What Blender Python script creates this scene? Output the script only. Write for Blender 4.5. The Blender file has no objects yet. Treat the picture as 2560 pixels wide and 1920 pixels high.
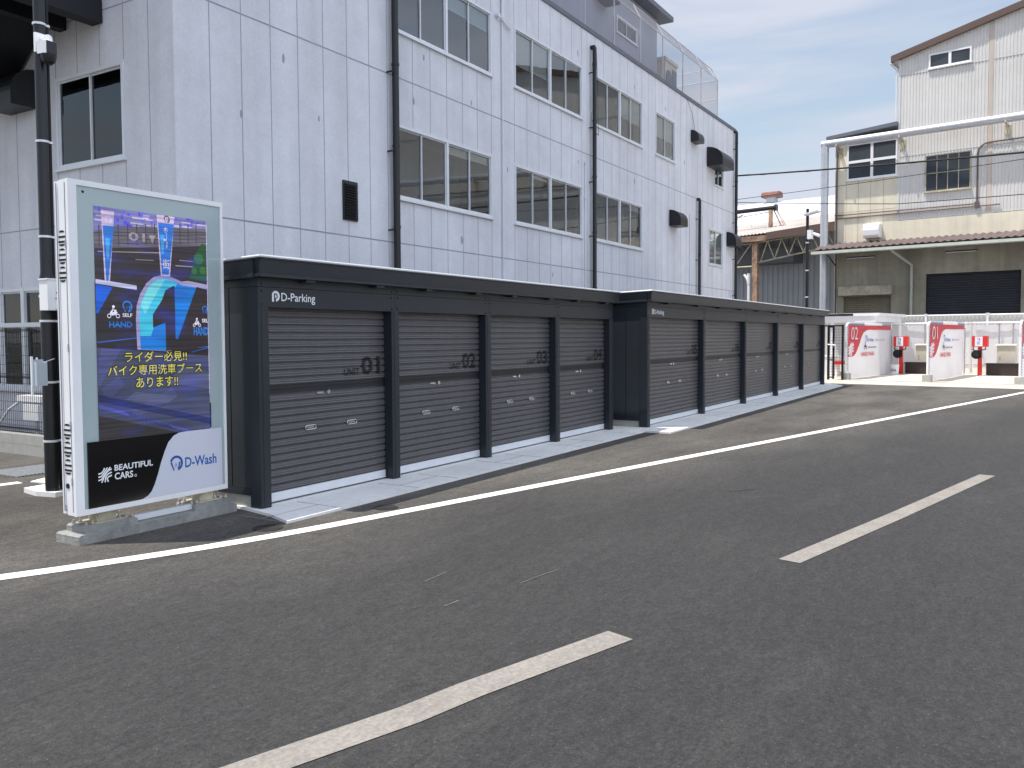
import bpy, bmesh, math, random
from mathutils import Matrix, Vector
random.seed(7)
SC = bpy.context.scene
COL = SC.collection

# ------------------------------------------------------------------ camera
F_PX, YAW, PITCH, ROLL, CY = 2111.1, 0.5508, 0.0447, -0.0050, 935.98
Fv = Vector((math.cos(YAW)*math.cos(PITCH), math.sin(YAW)*math.cos(PITCH), -math.sin(PITCH)))
Rv = Vector((math.sin(YAW), -math.cos(YAW), 0)); Uv = Rv.cross(Fv)
c_, s_ = math.cos(ROLL), math.sin(ROLL)
Rv, Uv = c_*Rv + s_*Uv, -s_*Rv + c_*Uv
cam = bpy.data.cameras.new('camera'); cam_o = bpy.data.objects.new('camera', cam); COL.objects.link(cam_o)
cam_o.matrix_world = Matrix(((Rv.x, Uv.x, -Fv.x, 0), (Rv.y, Uv.y, -Fv.y, 0), (Rv.z, Uv.z, -Fv.z, 1.6), (0, 0, 0, 1)))
cam.sensor_width = 36; cam.lens = 36*F_PX/2560; cam.shift_y = -(960-CY)/2560
cam.clip_start = .05; cam.clip_end = 2000
SC.camera = cam_o

# ------------------------------------------------------------------ world + sun
SUN = Vector((-.228, .300, 1)).normalized()
EL = math.asin(SUN.z); AZ = math.atan2(SUN.x, SUN.y)
W = bpy.data.worlds.new('World'); SC.world = W; W.use_nodes = True
nt = W.node_tree; N = nt.nodes; L = nt.links; N.clear()
out = N.new('ShaderNodeOutputWorld'); bg = N.new('ShaderNodeBackground'); L.new(bg.outputs[0], out.inputs[0])
sky = N.new('ShaderNodeTexSky'); sky.sky_type = 'NISHITA'; sky.sun_disc = False
sky.sun_elevation = EL; sky.sun_rotation = AZ; sky.air_density = 1.6; sky.dust_density = .25; sky.ozone_density = 3.0
tc = N.new('ShaderNodeTexCoord'); mp = N.new('ShaderNodeMapping'); mp.inputs['Scale'].default_value = (.8, .8, 5.5)
mp.inputs['Rotation'].default_value = (.16, .05, .3)
L.new(tc.outputs['Generated'], mp.inputs[0])
n1 = N.new('ShaderNodeTexNoise'); n1.inputs['Scale'].default_value = 2.6; n1.inputs['Detail'].default_value = 5; n1.inputs['Roughness'].default_value = .5
n1.inputs['Distortion'].default_value = .35
L.new(mp.outputs[0], n1.inputs['Vector'])
cr = N.new('ShaderNodeValToRGB'); cr.color_ramp.elements[0].position = .40; cr.color_ramp.elements[1].position = .58
cr.color_ramp.elements[0].color = (.38, .38, .38, 1); cr.color_ramp.elements[1].color = (.97, .97, .97, 1)
L.new(n1.outputs['Fac'], cr.inputs[0])
SKY_S = .14
cl = N.new('ShaderNodeRGB'); cl.outputs[0].default_value = (4.9, 5.2, 6.05, 1)
mx = N.new('ShaderNodeMix'); mx.data_type = 'RGBA'
L.new(cr.outputs[0], mx.inputs['Factor']); L.new(sky.outputs[0], mx.inputs['A']); L.new(cl.outputs[0], mx.inputs['B'])
# sky boosted overhead and across the road, out of frame, as added fill light
sx_ = N.new('ShaderNodeSeparateXYZ'); L.new(tc.outputs['Generated'], sx_.inputs[0])
def rng_(sock, a, b, c, d):
    r = N.new('ShaderNodeMapRange'); r.interpolation_type = 'SMOOTHSTEP'; L.new(sock, r.inputs[0])
    for i, v in enumerate((a, b, c, d)): r.inputs[i+1].default_value = v
    return r.outputs[0]
m1 = N.new('ShaderNodeMath'); m1.operation = 'ADD'; L.new(rng_(sx_.outputs[2], .42, .9, 1, 1.35), m1.inputs[0]); L.new(rng_(sx_.outputs[1], -.1, -.8, 0, .75), m1.inputs[1])
vm = N.new('ShaderNodeVectorMath'); vm.operation = 'SCALE'; L.new(mx.outputs['Result'], vm.inputs[0]); L.new(m1.outputs[0], vm.inputs['Scale'])
L.new(vm.outputs[0], bg.inputs['Color']); bg.inputs['Strength'].default_value = SKY_S
sl = bpy.data.lights.new('sun', 'SUN'); sl.energy = 5.0; sl.angle = math.radians(.55); sl.color = (1, .955, .88)
so = bpy.data.objects.new('sun', sl); COL.objects.link(so); so.rotation_euler = SUN.to_track_quat('Z', 'Y').to_euler(); so.location = (0, 0, 60)
SC.view_settings.view_transform = 'Standard'; SC.view_settings.look = 'None'; SC.view_settings.exposure = 0.0; SC.view_settings.gamma = 1

# ------------------------------------------------------------------ helpers
def lin(c): c /= 255; return c/12.92 if c <= .04045 else ((c+.055)/1.055)**2.4
def S(r, g, b): return (lin(r), lin(g), lin(b), 1)

def mat(name, col, rough=.6, metal=0, noise=None, streak=None, bump=None, spec=.5, emit=None, coat=0, spots=None):
    """noise=(scale, amount) multiplies the colour by soft patches; streak=(scale, amount) by vertical weather runs; bump=(scale, strength)"""
    m = bpy.data.materials.new(name); m.use_nodes = True
    t = m.node_tree; b = t.nodes['Principled BSDF']
    b.inputs['Roughness'].default_value = rough; b.inputs['Metallic'].default_value = metal
    b.inputs['Specular IOR Level'].default_value = spec; b.inputs['Coat Weight'].default_value = coat
    if len(col) == 3: col = (*col, 1)
    b.inputs['Base Color'].default_value = col
    if emit:
        b.inputs['Emission Color'].default_value = col; b.inputs['Emission Strength'].default_value = emit
        b.inputs['Base Color'].default_value = (.01, .01, .012, 1)
    geo = t.nodes.new('ShaderNodeNewGeometry'); prev = None
    def mul(fac_socket, lo, hi, a, bb):
        nonlocal prev
        r = t.nodes.new('ShaderNodeMapRange'); r.inputs[1].default_value = lo; r.inputs[2].default_value = hi
        r.inputs[3].default_value = a; r.inputs[4].default_value = bb; t.links.new(fac_socket, r.inputs[0])
        mxn = t.nodes.new('ShaderNodeMix'); mxn.data_type = 'RGBA'; mxn.blend_type = 'MULTIPLY'; mxn.inputs['Factor'].default_value = 1
        if prev is None: mxn.inputs['A'].default_value = col
        else: t.links.new(prev, mxn.inputs['A'])
        t.links.new(r.outputs[0], mxn.inputs['B']); prev = mxn.outputs['Result']
    def nz(scale, detail=4, vec=None, rg=.6):
        n = t.nodes.new('ShaderNodeTexNoise'); n.inputs['Scale'].default_value = scale; n.inputs['Detail'].default_value = detail; n.inputs['Roughness'].default_value = rg
        t.links.new(vec or geo.outputs['Position'], n.inputs['Vector']); return n.outputs['Fac']
    if noise:
        for sc, am in (noise if isinstance(noise[0], tuple) else (noise,)): mul(nz(sc), .3, .7, 1-am, 1+am)
    if streak:
        mp_ = t.nodes.new('ShaderNodeMapping'); mp_.inputs['Scale'].default_value = (streak[0], streak[0], streak[0]*.06)
        t.links.new(geo.outputs['Position'], mp_.inputs[0]); mul(nz(1, 3, mp_.outputs[0]), .35, .7, 1, 1-streak[1])
    if spots:   # sparse specks: (scale, size, factor)
        v = t.nodes.new('ShaderNodeTexVoronoi'); v.inputs['Scale'].default_value = spots[0]; t.links.new(geo.outputs['Position'], v.inputs['Vector'])
        mul(v.outputs['Distance'], spots[1]*.6, spots[1], spots[2], 1)
    if prev: t.links.new(prev, b.inputs['Base Color'])
    if bump:
        bn = t.nodes.new('ShaderNodeBump'); bn.inputs['Strength'].default_value = bump[1]; bn.inputs['Distance'].default_value = bump[2] if len(bump) > 2 else .01
        t.links.new(nz(bump[0], 5), bn.inputs['Height']); t.links.new(bn.outputs[0], b.inputs['Normal'])
    return m

class MB:
    """collects shapes (optionally through a transform) and links them as ONE mesh object"""
    def __init__(s, T=None): s.v = []; s.f = []; s.mi = []; s.T = T; s.m = 0
    def add(s, vs, fs):
        o = len(s.v)
        for p in vs:
            p = Vector(p); s.v.append(tuple(s.T @ p) if s.T else tuple(p))
        for f in fs: s.f.append([o+i for i in f]); s.mi.append(s.m)
    def box(s, x0, x1, y0, y1, z0, z1):
        if x0 > x1: x0, x1 = x1, x0
        if y0 > y1: y0, y1 = y1, y0
        if z0 > z1: z0, z1 = z1, z0
        s.add([(x0,y0,z0),(x1,y0,z0),(x1,y1,z0),(x0,y1,z0),(x0,y0,z1),(x1,y0,z1),(x1,y1,z1),(x0,y1,z1)],
              [(0,3,2,1),(4,5,6,7),(0,1,5,4),(1,2,6,5),(2,3,7,6),(3,0,4,7)]); return s
    def prism(s, pts, fn, t0, t1):
        """polygon pts (a,b) pushed from t0 to t1; fn(a,b,t) -> xyz"""
        n = len(pts); vs = [fn(a, b, t0) for a, b in pts] + [fn(a, b, t1) for a, b in pts]
        s.add(vs, [tuple(range(n))[::-1], tuple(range(n, 2*n))] + [(i, (i+1) % n, n+(i+1) % n, n+i) for i in range(n)]); return s
    def sheet(s, pts, fn, t0, t1):
        """open profile pts pushed from t0 to t1 (t may be callables of the point index)"""
        g = lambda t, i: t(i) if callable(t) else t
        n = len(pts); vs = [fn(a, b, g(t0, i)) for i, (a, b) in enumerate(pts)] + [fn(a, b, g(t1, i)) for i, (a, b) in enumerate(pts)]
        s.add(vs, [(i, i+1, n+i+1, n+i) for i in range(n-1)]); return s
    def poly(s, pts): s.add(pts, [tuple(range(len(pts)))]); return s
    def tube(s, pts, r, n=8, cap=True):
        pts = [Vector(p) for p in pts]; rings = []; vs = []
        up = None
        for i, p in enumerate(pts):
            d = ((pts[min(i+1, len(pts)-1)] - p).normalized() + (p - pts[max(i-1, 0)]).normalized())
            d.normalize()
            if up is None:
                up = Vector((0, 0, 1)) if abs(d.z) < .9 else Vector((1, 0, 0))
            a = d.cross(up).normalized(); b_ = a.cross(d).normalized(); up = b_
            rr = r[i] if isinstance(r, (list, tuple)) else r
            k = 1.0
            if 0 < i < len(pts)-1:
                cs = (pts[i+1]-p).normalized().dot(d); k = 1/max(cs, .6)
            for j in range(n):
                th = 2*math.pi*j/n; vs.append(p + (a*math.cos(th)+b_*math.sin(th))*rr*k)
        fs = [(i*n+j, i*n+(j+1) % n, (i+1)*n+(j+1) % n, (i+1)*n+j) for i in range(len(pts)-1) for j in range(n)]
        if cap: fs += [tuple(range(n))[::-1], tuple(range((len(pts)-1)*n, len(pts)*n))]
        s.add(vs, fs); return s
    def disc(s, c, r, axis, h, n=20):
        c = Vector(c); a = Vector(axis).normalized(); return s.tube([c, c+a*h], r, n)
    def build(s, name, mats, parent=None, label=None, smooth=False):
        me = bpy.data.meshes.new(name); me.from_pydata(s.v, [], s.f)
        for m_ in (mats if isinstance(mats, (list, tuple)) else [mats]): me.materials.append(m_)
        me.polygons.foreach_set('material_index', s.mi)
        if smooth: me.polygons.foreach_set('use_smooth', [True]*len(me.polygons))
        me.update()
        if smooth:
            bm = bmesh.new(); bm.from_mesh(me)
            for e in bm.edges:
                if len(e.link_faces) == 2 and e.calc_face_angle(0) > .6: e.smooth = False
            bm.to_mesh(me); bm.free()
        o = bpy.data.objects.new(name, me); COL.objects.link(o)
        if parent:
            o.parent = parent
            q, T = parent, Matrix.Identity(4)
            while q is not None and q.type != 'EMPTY': q = q.parent
            if parent.type == 'EMPTY': o.matrix_parent_inverse = Matrix.Translation(-parent.location)
        if label: o['label'] = label
        return o

def tag(o, label, cat, group=None):
    o['label'] = label; o['category'] = cat
    if group: o['group'] = group
    return o
def thing(name, loc, label, cat, group=None):
    o = bpy.data.objects.new(name, None); o.empty_display_size = .2; COL.objects.link(o); o.location = loc
    return tag(o, label, cat, group)
def struct(o): o['kind'] = 'structure'; return o

def text_shape(body, bold=0.0):
    c = bpy.data.curves.new('lettering', 'FONT'); c.body = body; c.offset = bold; c.resolution_u = 3
    o = bpy.data.objects.new('lettering', c); COL.objects.link(o)
    me = bpy.data.meshes.new_from_object(o.evaluated_get(bpy.context.evaluated_depsgraph_get()))
    vs = [tuple(v.co[:2]) for v in me.vertices]; fs = [tuple(p.vertices) for p in me.polygons]
    bpy.data.objects.remove(o); bpy.data.curves.remove(c); bpy.data.meshes.remove(me)
    xs = [v[0] for v in vs]; ys = [v[1] for v in vs]; x0, x1, y0, y1 = min(xs), max(xs), min(ys), max(ys)
    return [((x-x0)/(x1-x0), (y-y0)/(y1-y0)) for x, y in vs], fs
def text(mb, body, fn, a0, a1, b0, b1, bold=0.0, flip=False):
    """lettering fitted into the box a0..a1 x b0..b1; fn(a,b) -> xyz"""
    vs, fs = text_shape(body, bold)
    mb.add([fn(a0+(a1-a0)*x, b0+(b1-b0)*y) for x, y in vs], [f[::-1] for f in fs] if flip else fs)
def arc(cx, cy, r, a0, a1, n=14, ry=None):
    ry = ry or r
    return [(cx+r*math.cos(math.radians(a0+(a1-a0)*i/n)), cy+ry*math.sin(math.radians(a0+(a1-a0)*i/n))) for i in range(n+1)]
def band(pts, w):
    """a stroke of width w along a 2-D polyline, as quads"""
    q = []
    P = [Vector(p) for p in pts]
    off = []
    for i, p in enumerate(P):
        d = (P[min(i+1, len(P)-1)]-P[max(i-1, 0)]).normalized(); off.append(Vector((-d.y, d.x)))
    for i in range(len(P)-1):
        ww = (w[i], w[i+1]) if isinstance(w, (list, tuple)) else (w, w)
        q.append([P[i]+off[i]*ww[0]/2, P[i]-off[i]*ww[0]/2, P[i+1]-off[i+1]*ww[1]/2, P[i+1]+off[i+1]*ww[1]/2])
    return q
def wash_logo(mb, fn, x, y, s, lift=(0, -.0005, 0)):
    """round W emblem: a hooked ring round a W, in a box of size s at (x, y)"""
    lf = Vector(lift)
    for q in band([(x+s*a, y+s*b) for a, b in arc(.5, .52, .43, 160, -70, 16)], s*.16): mb.poly([fn(*p) for p in q])
    for q in band([(x+s*a, y+s*b) for a, b in ((.10, .62), (.32, .07), (.47, .52), (.62, .07), (.77, .60))], s*.13): mb.poly([Vector(fn(p[0], p[1]))+lf for p in q])
def strokes_logo(mb, fn, x, y, w, h, lift=(0, -.0004, 0)):
    """three curved strokes crossed by three more"""
    for k in range(3):
        d = k*.22
        for q in band([(x+w*a, y+h*b) for a, b in ((0, .62-d), (.22, .66-d), (.40+d*.2, .82-d*.6), (.47+d, 1))], w*.10): mb.poly([fn(*p) for p in q])
        lf = Vector(lift)
        for q in band([(x+w*a, y+h*b) for a, b in ((1, .86-d), (.75, .78-d), (.50+d*.3, .55-d*.6), (.24+d*1.1, 0))], w*.10): mb.poly([Vector(fn(*p))+lf for p in q])

# ------------------------------------------------------------------ materials
M = {}
M['paint_wall'] = mat('painted_panel', S(228, 229, 235), .75, noise=((.35, .06), (2.5, .05), (22, .05)), streak=(1.6, .13), bump=(38, .6, .008), spots=(.9, .03, .7))
M['joint'] = mat('joint_sealant', S(158, 161, 172), .8, noise=(3, .12))
M['alu'] = mat('aluminium_frame', S(228, 231, 235), .38, .15, noise=(4, .04))
M['white_paint'] = mat('white_paint', S(246, 246, 247), .4, noise=(3, .03), coat=.1)
M['black_metal'] = mat('black_metal', S(22, 23, 27), .38, noise=(6, .15))
M['garage'] = mat('charcoal_steel', S(37, 42, 49), .42, noise=((1.2, .07), (9, .05)))
M['garage_panel'] = mat('charcoal_panel', S(44, 49, 54), .38, noise=((1.5, .10), (9, .06)))
M['shutter'] = mat('brown_grey_slats', S(98, 96, 98), .36, .15, noise=((.8, .06), (12, .05)), streak=(9, .10))
M['shutter_dark'] = mat('dark_rail', S(34, 34, 38), .5, noise=(6, .1))
M['trim'] = mat('pale_edge_trim', S(236, 238, 240), .35, .1)
M['letter_black'] = mat('black_lettering', S(20, 20, 22), .6)
M['letter_white'] = mat('white_lettering', S(240, 242, 246), .5)
M['letter_blue'] = mat('blue_lettering', S(24, 92, 178), .5)
M['letter_navy'] = mat('navy_lettering', S(14, 52, 120), .5)
M['letter_red'] = mat('red_lettering', S(205, 62, 74), .5)
M['chrome'] = mat('chrome', S(205, 205, 205), .25, .8)
M['concrete'] = mat('concrete', S(176, 175, 168), .85, noise=((1.2, .10), (14, .09)), streak=(5, .12), bump=(60, .5, .008), spots=(28, .10, .7))
M['old_concrete'] = mat('old_concrete', S(158, 158, 154), .9, noise=((3, .16), (16, .14)), streak=(7, .2), bump=(50, .9, .012), spots=(30, .14, .6))
M['pale_concrete'] = mat('pale_concrete', S(238, 236, 231), .85, noise=((.9, .09), (11, .06)), bump=(80, .4, .004), spots=(9, .03, .75))
M['sill'] = mat('mortar_sill', S(206, 207, 212), .7, noise=(4, .05))
M['cap'] = mat('parapet_cap', S(104, 108, 118), .6, noise=(2, .08))
M['fence_wire'] = mat('galvanised_wire', S(170, 168, 174), .55, .2)
M['fence_post'] = mat('fence_post', S(200, 196, 200), .5, noise=((2, .08), (.8, .12)))
M['dark_steel'] = mat('dark_steel', S(20, 22, 28), .6, noise=(3, .2))
M['beige_wall'] = mat('beige_wall', S(240, 231, 208), .85, noise=((.3, .06), (2, .05)), streak=(1.4, .18), bump=(30, .3, .008))
M['stained_wall'] = mat('stained_concrete', S(188, 182, 163), .88, noise=((.5, .16), (3, .08)), streak=(1.1, .42), bump=(30, .3, .008))  # stains, plus canopy shade darkened into the base colour
M['white_corr'] = mat('white_corrugated', S(220, 217, 213), .55, noise=((.25, .05), (3, .03)), streak=(2.2, .07))
M['brown_trim'] = mat('brown_trim', S(104, 84, 76), .5, noise=(2, .07))
M['brown_roof'] = mat('brown_corrugated', S(112, 97, 95), .8, noise=((.7, .12), (5, .10)))
M['duct'] = mat('silver_duct', S(204, 206, 211), .4, .55, noise=((1.4, .06), (8, .04)))
M['pale_green'] = mat('pale_gutter', S(206, 210, 198), .55, noise=(2, .06))
M['old_shutter'] = mat('weathered_shutter', S(138, 130, 112), .6, noise=(2, .1), streak=(3, .2))
M['black_shutter'] = mat('black_shutter', S(52, 55, 62), .45, noise=(1.5, .08))
M['grey_corr'] = mat('grey_corrugated', S(182, 188, 196), .6, noise=(.6, .07), streak=(2, .1))
M['rust'] = mat('rusty_steel', S(166, 136, 114), .85, noise=((1.2, .45), (5, .35)), bump=(30, .4))
M['rust_pale'] = mat('flaking_painted_steel', S(188, 180, 158), .8, noise=((2.2, .28), (9, .16)))
M['white_roof'] = mat('white_roof', S(222, 222, 224), .6, noise=(.2, .05))
M['red'] = mat('red_paint', S(214, 44, 38), .4, noise=(4, .05), coat=.2)
M['red_vinyl'] = mat('red_print', S(205, 58, 70), .55, noise=(3, .04))
M['vinyl'] = mat('white_vinyl', S(232, 232, 236), .5, noise=((1.2, .05), (4, .03)))
def translucent(name, base, k):
    m = mat(name, base, .5, noise=((1.2, .05), (4, .03))); t = m.node_tree; b = t.nodes['Principled BSDF']; o = t.nodes['Material Output']
    tr = t.nodes.new('ShaderNodeBsdfTranslucent'); tr.inputs['Color'].default_value = base; x = t.nodes.new('ShaderNodeMixShader'); x.inputs[0].default_value = k
    t.links.new(b.outputs[0], x.inputs[1]); t.links.new(tr.outputs[0], x.inputs[2]); t.links.new(x.outputs[0], o.inputs['Surface']); return m
M['warm_concrete'] = mat('warm_concrete', S(206, 199, 184), .88, noise=((.5, .12), (6, .07)), bump=(60, .4, .005), spots=(6, .03, .75))
M['curtain'] = translucent('thin_white_vinyl', S(238, 238, 242), .4)
M['beige_box'] = mat('beige_cabinet', S(202, 196, 180), .5, noise=(3, .03))
M['dark_brown'] = mat('dark_brown_board', S(50, 40, 40), .5, noise=(5, .1))
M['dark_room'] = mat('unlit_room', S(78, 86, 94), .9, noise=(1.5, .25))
M['blind'] = mat('white_blind', S(222, 226, 226), .7)
M['screen_glass'] = mat('grey_green_glass', S(172, 188, 190), .09, noise=(1, .03), spec=.6)
M['poster_black'] = mat('gloss_black', S(9, 9, 12), .12, spec=.5)
M['poster_white'] = mat('gloss_white', S(216, 219, 232), .2)
M['rubber'] = mat('black_rubber', S(18, 18, 20), .7)
M['road_white'] = mat('road_paint', S(243, 241, 234), .7, noise=((3, .05), (40, .05)), bump=(120, .3, .004), spots=(16, .05, .82))
M['road_worn'] = mat('worn_road_paint', S(142, 135, 127), .8, noise=((3, .10), (14, .10), (48, .20)), bump=(120, .4, .004), spots=(34, .12, .8))
M['iron'] = mat('cast_iron', S(74, 72, 70), .6, .5, noise=(14, .2), bump=(40, .6))
M['galv'] = mat('galvanised_grate', S(196, 200, 202), .45, .5, noise=(6, .1))
M['acrylic'] = mat('clear_acrylic', S(196, 206, 216), .1)
def emis(name, r, g, b, k=1.0):
    """a lit display colour: emission through the pixel rows of the screen"""
    m = mat(name, S(r, g, b), .25, emit=k, spec=.35); t = m.node_tree; b_ = t.nodes['Principled BSDF']
    geo = t.nodes.new('ShaderNodeNewGeometry'); res = None
    for sc, ax, amt in ((46, (0.02, 0, 1), .34), (5.5, (.3, 0, 1), .18)):
        mp_ = t.nodes.new('ShaderNodeMapping'); mp_.inputs['Scale'].default_value = (ax[0]*sc, ax[1]*sc, ax[2]*sc); t.links.new(geo.outputs['Position'], mp_.inputs[0])
        nz = t.nodes.new('ShaderNodeTexNoise'); nz.inputs['Scale'].default_value = 1; nz.inputs['Detail'].default_value = 2; t.links.new(mp_.outputs[0], nz.inputs['Vector'])
        r_ = t.nodes.new('ShaderNodeMapRange'); r_.inputs[1].default_value = .3; r_.inputs[2].default_value = .7; r_.inputs[3].default_value = (1-amt)*k*1.02; r_.inputs[4].default_value = (1+amt)*k*1.02
        t.links.new(nz.outputs['Fac'], r_.inputs[0])
        if res is None: res = r_.outputs[0]
        else:
            mu = t.nodes.new('ShaderNodeMath'); mu.operation = 'MULTIPLY'; t.links.new(res, mu.inputs[0]); t.links.new(r_.outputs[0], mu.inputs[1]); res = mu.outputs[0]
    t.links.new(res, b_.inputs['Emission Strength'])
    mp_ = t.nodes.new('ShaderNodeMapping'); mp_.inputs['Scale'].default_value = (2.2, 1, 6.5); mp_.inputs['Rotation'].default_value = (0, .35, 0); t.links.new(geo.outputs['Position'], mp_.inputs[0])
    nz = t.nodes.new('ShaderNodeTexNoise'); nz.inputs['Scale'].default_value = 1.3; nz.inputs['Detail'].default_value = 3; t.links.new(mp_.outputs[0], nz.inputs['Vector'])
    r_ = t.nodes.new('ShaderNodeMapRange'); r_.inputs[1].default_value = .5; r_.inputs[2].default_value = .75; r_.inputs[3].default_value = 0; r_.inputs[4].default_value = .32; t.links.new(nz.outputs['Fac'], r_.inputs[0])
    mxc = t.nodes.new('ShaderNodeMix'); mxc.data_type = 'RGBA'; mxc.inputs['A'].default_value = S(r, g, b); mxc.inputs['B'].default_value = S(58, 70, 196); t.links.new(r_.outputs[0], mxc.inputs['Factor']); t.links.new(mxc.outputs['Result'], b_.inputs['Emission Color'])
    return m

def glass(name, tint, refl=1.0, rough=.015):
    m = bpy.data.materials.new(name); m.use_nodes = True; t = m.node_tree; t.nodes.clear()
    o = t.nodes.new('ShaderNodeOutputMaterial'); mx_ = t.nodes.new('ShaderNodeMixShader'); g = t.nodes.new('ShaderNodeBsdfGlossy'); tr = t.nodes.new('ShaderNodeBsdfTransparent')
    fr = t.nodes.new('ShaderNodeFresnel'); fr.inputs['IOR'].default_value = 1.5
    ma = t.nodes.new('ShaderNodeMath'); ma.operation = 'MULTIPLY_ADD'; ma.inputs[1].default_value = 1.5*refl; ma.inputs[2].default_value = .06*refl; ma.use_clamp = True
    g.inputs['Roughness'].default_value = rough; g.inputs['Color'].default_value = (.86, .89, .9, 1); tr.inputs['Color'].default_value = tint
    bn = t.nodes.new('ShaderNodeBump'); bn.inputs['Strength'].default_value = .05; bn.inputs['Distance'].default_value = .02
    nz = t.nodes.new('ShaderNodeTexNoise'); nz.inputs['Scale'].default_value = 1.4; nz.inputs['Detail'].default_value = 1
    ge = t.nodes.new('ShaderNodeNewGeometry'); t.links.new(ge.outputs['Position'], nz.inputs['Vector']); t.links.new(nz.outputs['Fac'], bn.inputs['Height']); t.links.new(bn.outputs[0], g.inputs['Normal'])
    t.links.new(fr.outputs[0], ma.inputs[0]); t.links.new(ma.outputs[0], mx_.inputs[0]); t.links.new(tr.outputs[0], mx_.inputs[1]); t.links.new(g.outputs[0], mx_.inputs[2]); t.links.new(mx_.outputs[0], o.inputs[0])
    return m
M['glass'] = glass('window_glass', (.80, .84, .84, 1))
M['glass_dark'] = glass('dark_window_glass', (.5, .56, .56, 1), .6)

# asphalt: dark binder, pale and black stone grains, broad worn and dusty patches
def asphalt():
    m = mat('asphalt', (.1, .1, .1), .88); t = m.node_tree; b = t.nodes['Principled BSDF']
    geo = t.nodes.new('ShaderNodeNewGeometry')
    def noise(sc, det, sv=(1, 1, 1), rg=.6):
        mp_ = t.nodes.new('ShaderNodeMapping'); mp_.inputs['Scale'].default_value = sv; t.links.new(geo.outputs['Position'], mp_.inputs[0])
        n = t.nodes.new('ShaderNodeTexNoise'); n.inputs['Scale'].default_value = sc; n.inputs['Detail'].default_value = det; n.inputs['Roughness'].default_value = rg
        t.links.new(mp_.outputs[0], n.inputs['Vector']); return n.outputs['Fac']
    def rng(sk, a, bb, c, d):
        r = t.nodes.new('ShaderNodeMapRange'); t.links.new(sk, r.inputs[0])
        for i, v in enumerate((a, bb, c, d)): r.inputs[i+1].default_value = v
        return r.outputs[0]
    def mixc(f, A, B, mode='MIX', fac=None):
        x = t.nodes.new('ShaderNodeMix'); x.data_type = 'RGBA'; x.blend_type = mode
        if fac is not None: x.inputs['Factor'].default_value = fac
        else: t.links.new(f, x.inputs['Factor'])
        for k, v in (('A', A), ('B', B)):
            if isinstance(v, tuple): x.inputs[k].default_value = v
            else: t.links.new(v, x.inputs[k])
        return x.outputs['Result']
    rot = (.42, 1, 1)
    c = mixc(rng(noise(.22, 4, rot), .38, .62, 0, 1), S(58, 57, 56), S(68, 66, 64))
    # the strip beside the garages is older, dustier and browner: position measured across the white line
    sx = t.nodes.new('ShaderNodeSeparateXYZ'); t.links.new(geo.outputs['Position'], sx.inputs[0])
    ma = t.nodes.new('ShaderNodeMath'); ma.operation = 'MULTIPLY_ADD'; ma.inputs[1].default_value = .245; t.links.new(sx.outputs[0], ma.inputs[0]); t.links.new(sx.outputs[1], ma.inputs[2])
    wob = t.nodes.new('ShaderNodeMath'); wob.operation = 'MULTIPLY_ADD'; wob.inputs[1].default_value = 2.2; t.links.new(noise(.8, 3, rot), wob.inputs[0]); t.links.new(ma.outputs[0], wob.inputs[2])
    c = mixc(rng(wob.outputs[0], 6.0, 8.1, 0, 1), c, mixc(rng(noise(.9, 5, rot), .35, .65, 0, 1), S(78, 74, 70), S(108, 103, 96)))
    c = mixc(rng(noise(1.6, 5, (.35, 1, 1)), .52, .72, 0, .5), c, S(78, 75, 73))
    c = mixc(rng(noise(3.1, 5), .60, .75, 0, .5), c, S(48, 47, 47))
    gm = noise(11, 5, (.55, 1, 1), .7); c = mixc(None, c, rng(gm, .3, .7, .78, 1.24), 'MULTIPLY', 1)
    gn = noise(27, 4, (.8, 1, 1), .7); c = mixc(None, c, rng(gn, .3, .7, .66, 1.36), 'MULTIPLY', 1)
    g1 = noise(58, 4, (1, 1, 1), .75); c = mixc(None, c, rng(g1, .3, .7, .5, 1.5), 'MULTIPLY', 1)
    g2 = noise(190, 2); c = mixc(None, c, rng(g2, .3, .7, .55, 1.45), 'MULTIPLY', 1)
    v = t.nodes.new('ShaderNodeTexVoronoi'); v.inputs['Scale'].default_value = 26; t.links.new(geo.outputs['Position'], v.inputs['Vector'])
    c = mixc(rng(v.outputs['Distance'], .06, .10, .6, 0), c, S(140, 137, 130))
    v2 = t.nodes.new('ShaderNodeTexVoronoi'); v2.inputs['Scale'].default_value = 60; t.links.new(geo.outputs['Position'], v2.inputs['Vector'])
    c = mixc(rng(v2.outputs['Distance'], .12, .2, .55, 0), c, S(30, 29, 29))
    t.links.new(c, b.inputs['Base Color'])
    ad = t.nodes.new('ShaderNodeMath'); ad.operation = 'ADD'; t.links.new(gn, ad.inputs[0]); t.links.new(g2, ad.inputs[1])
    bn = t.nodes.new('ShaderNodeBump'); bn.inputs['Strength'].default_value = .9; bn.inputs['Distance'].default_value = .014
    t.links.new(ad.outputs[0], bn.inputs['Height']); t.links.new(bn.outputs[0], b.inputs['Normal'])
    return m
M['asphalt'] = asphalt()

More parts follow.
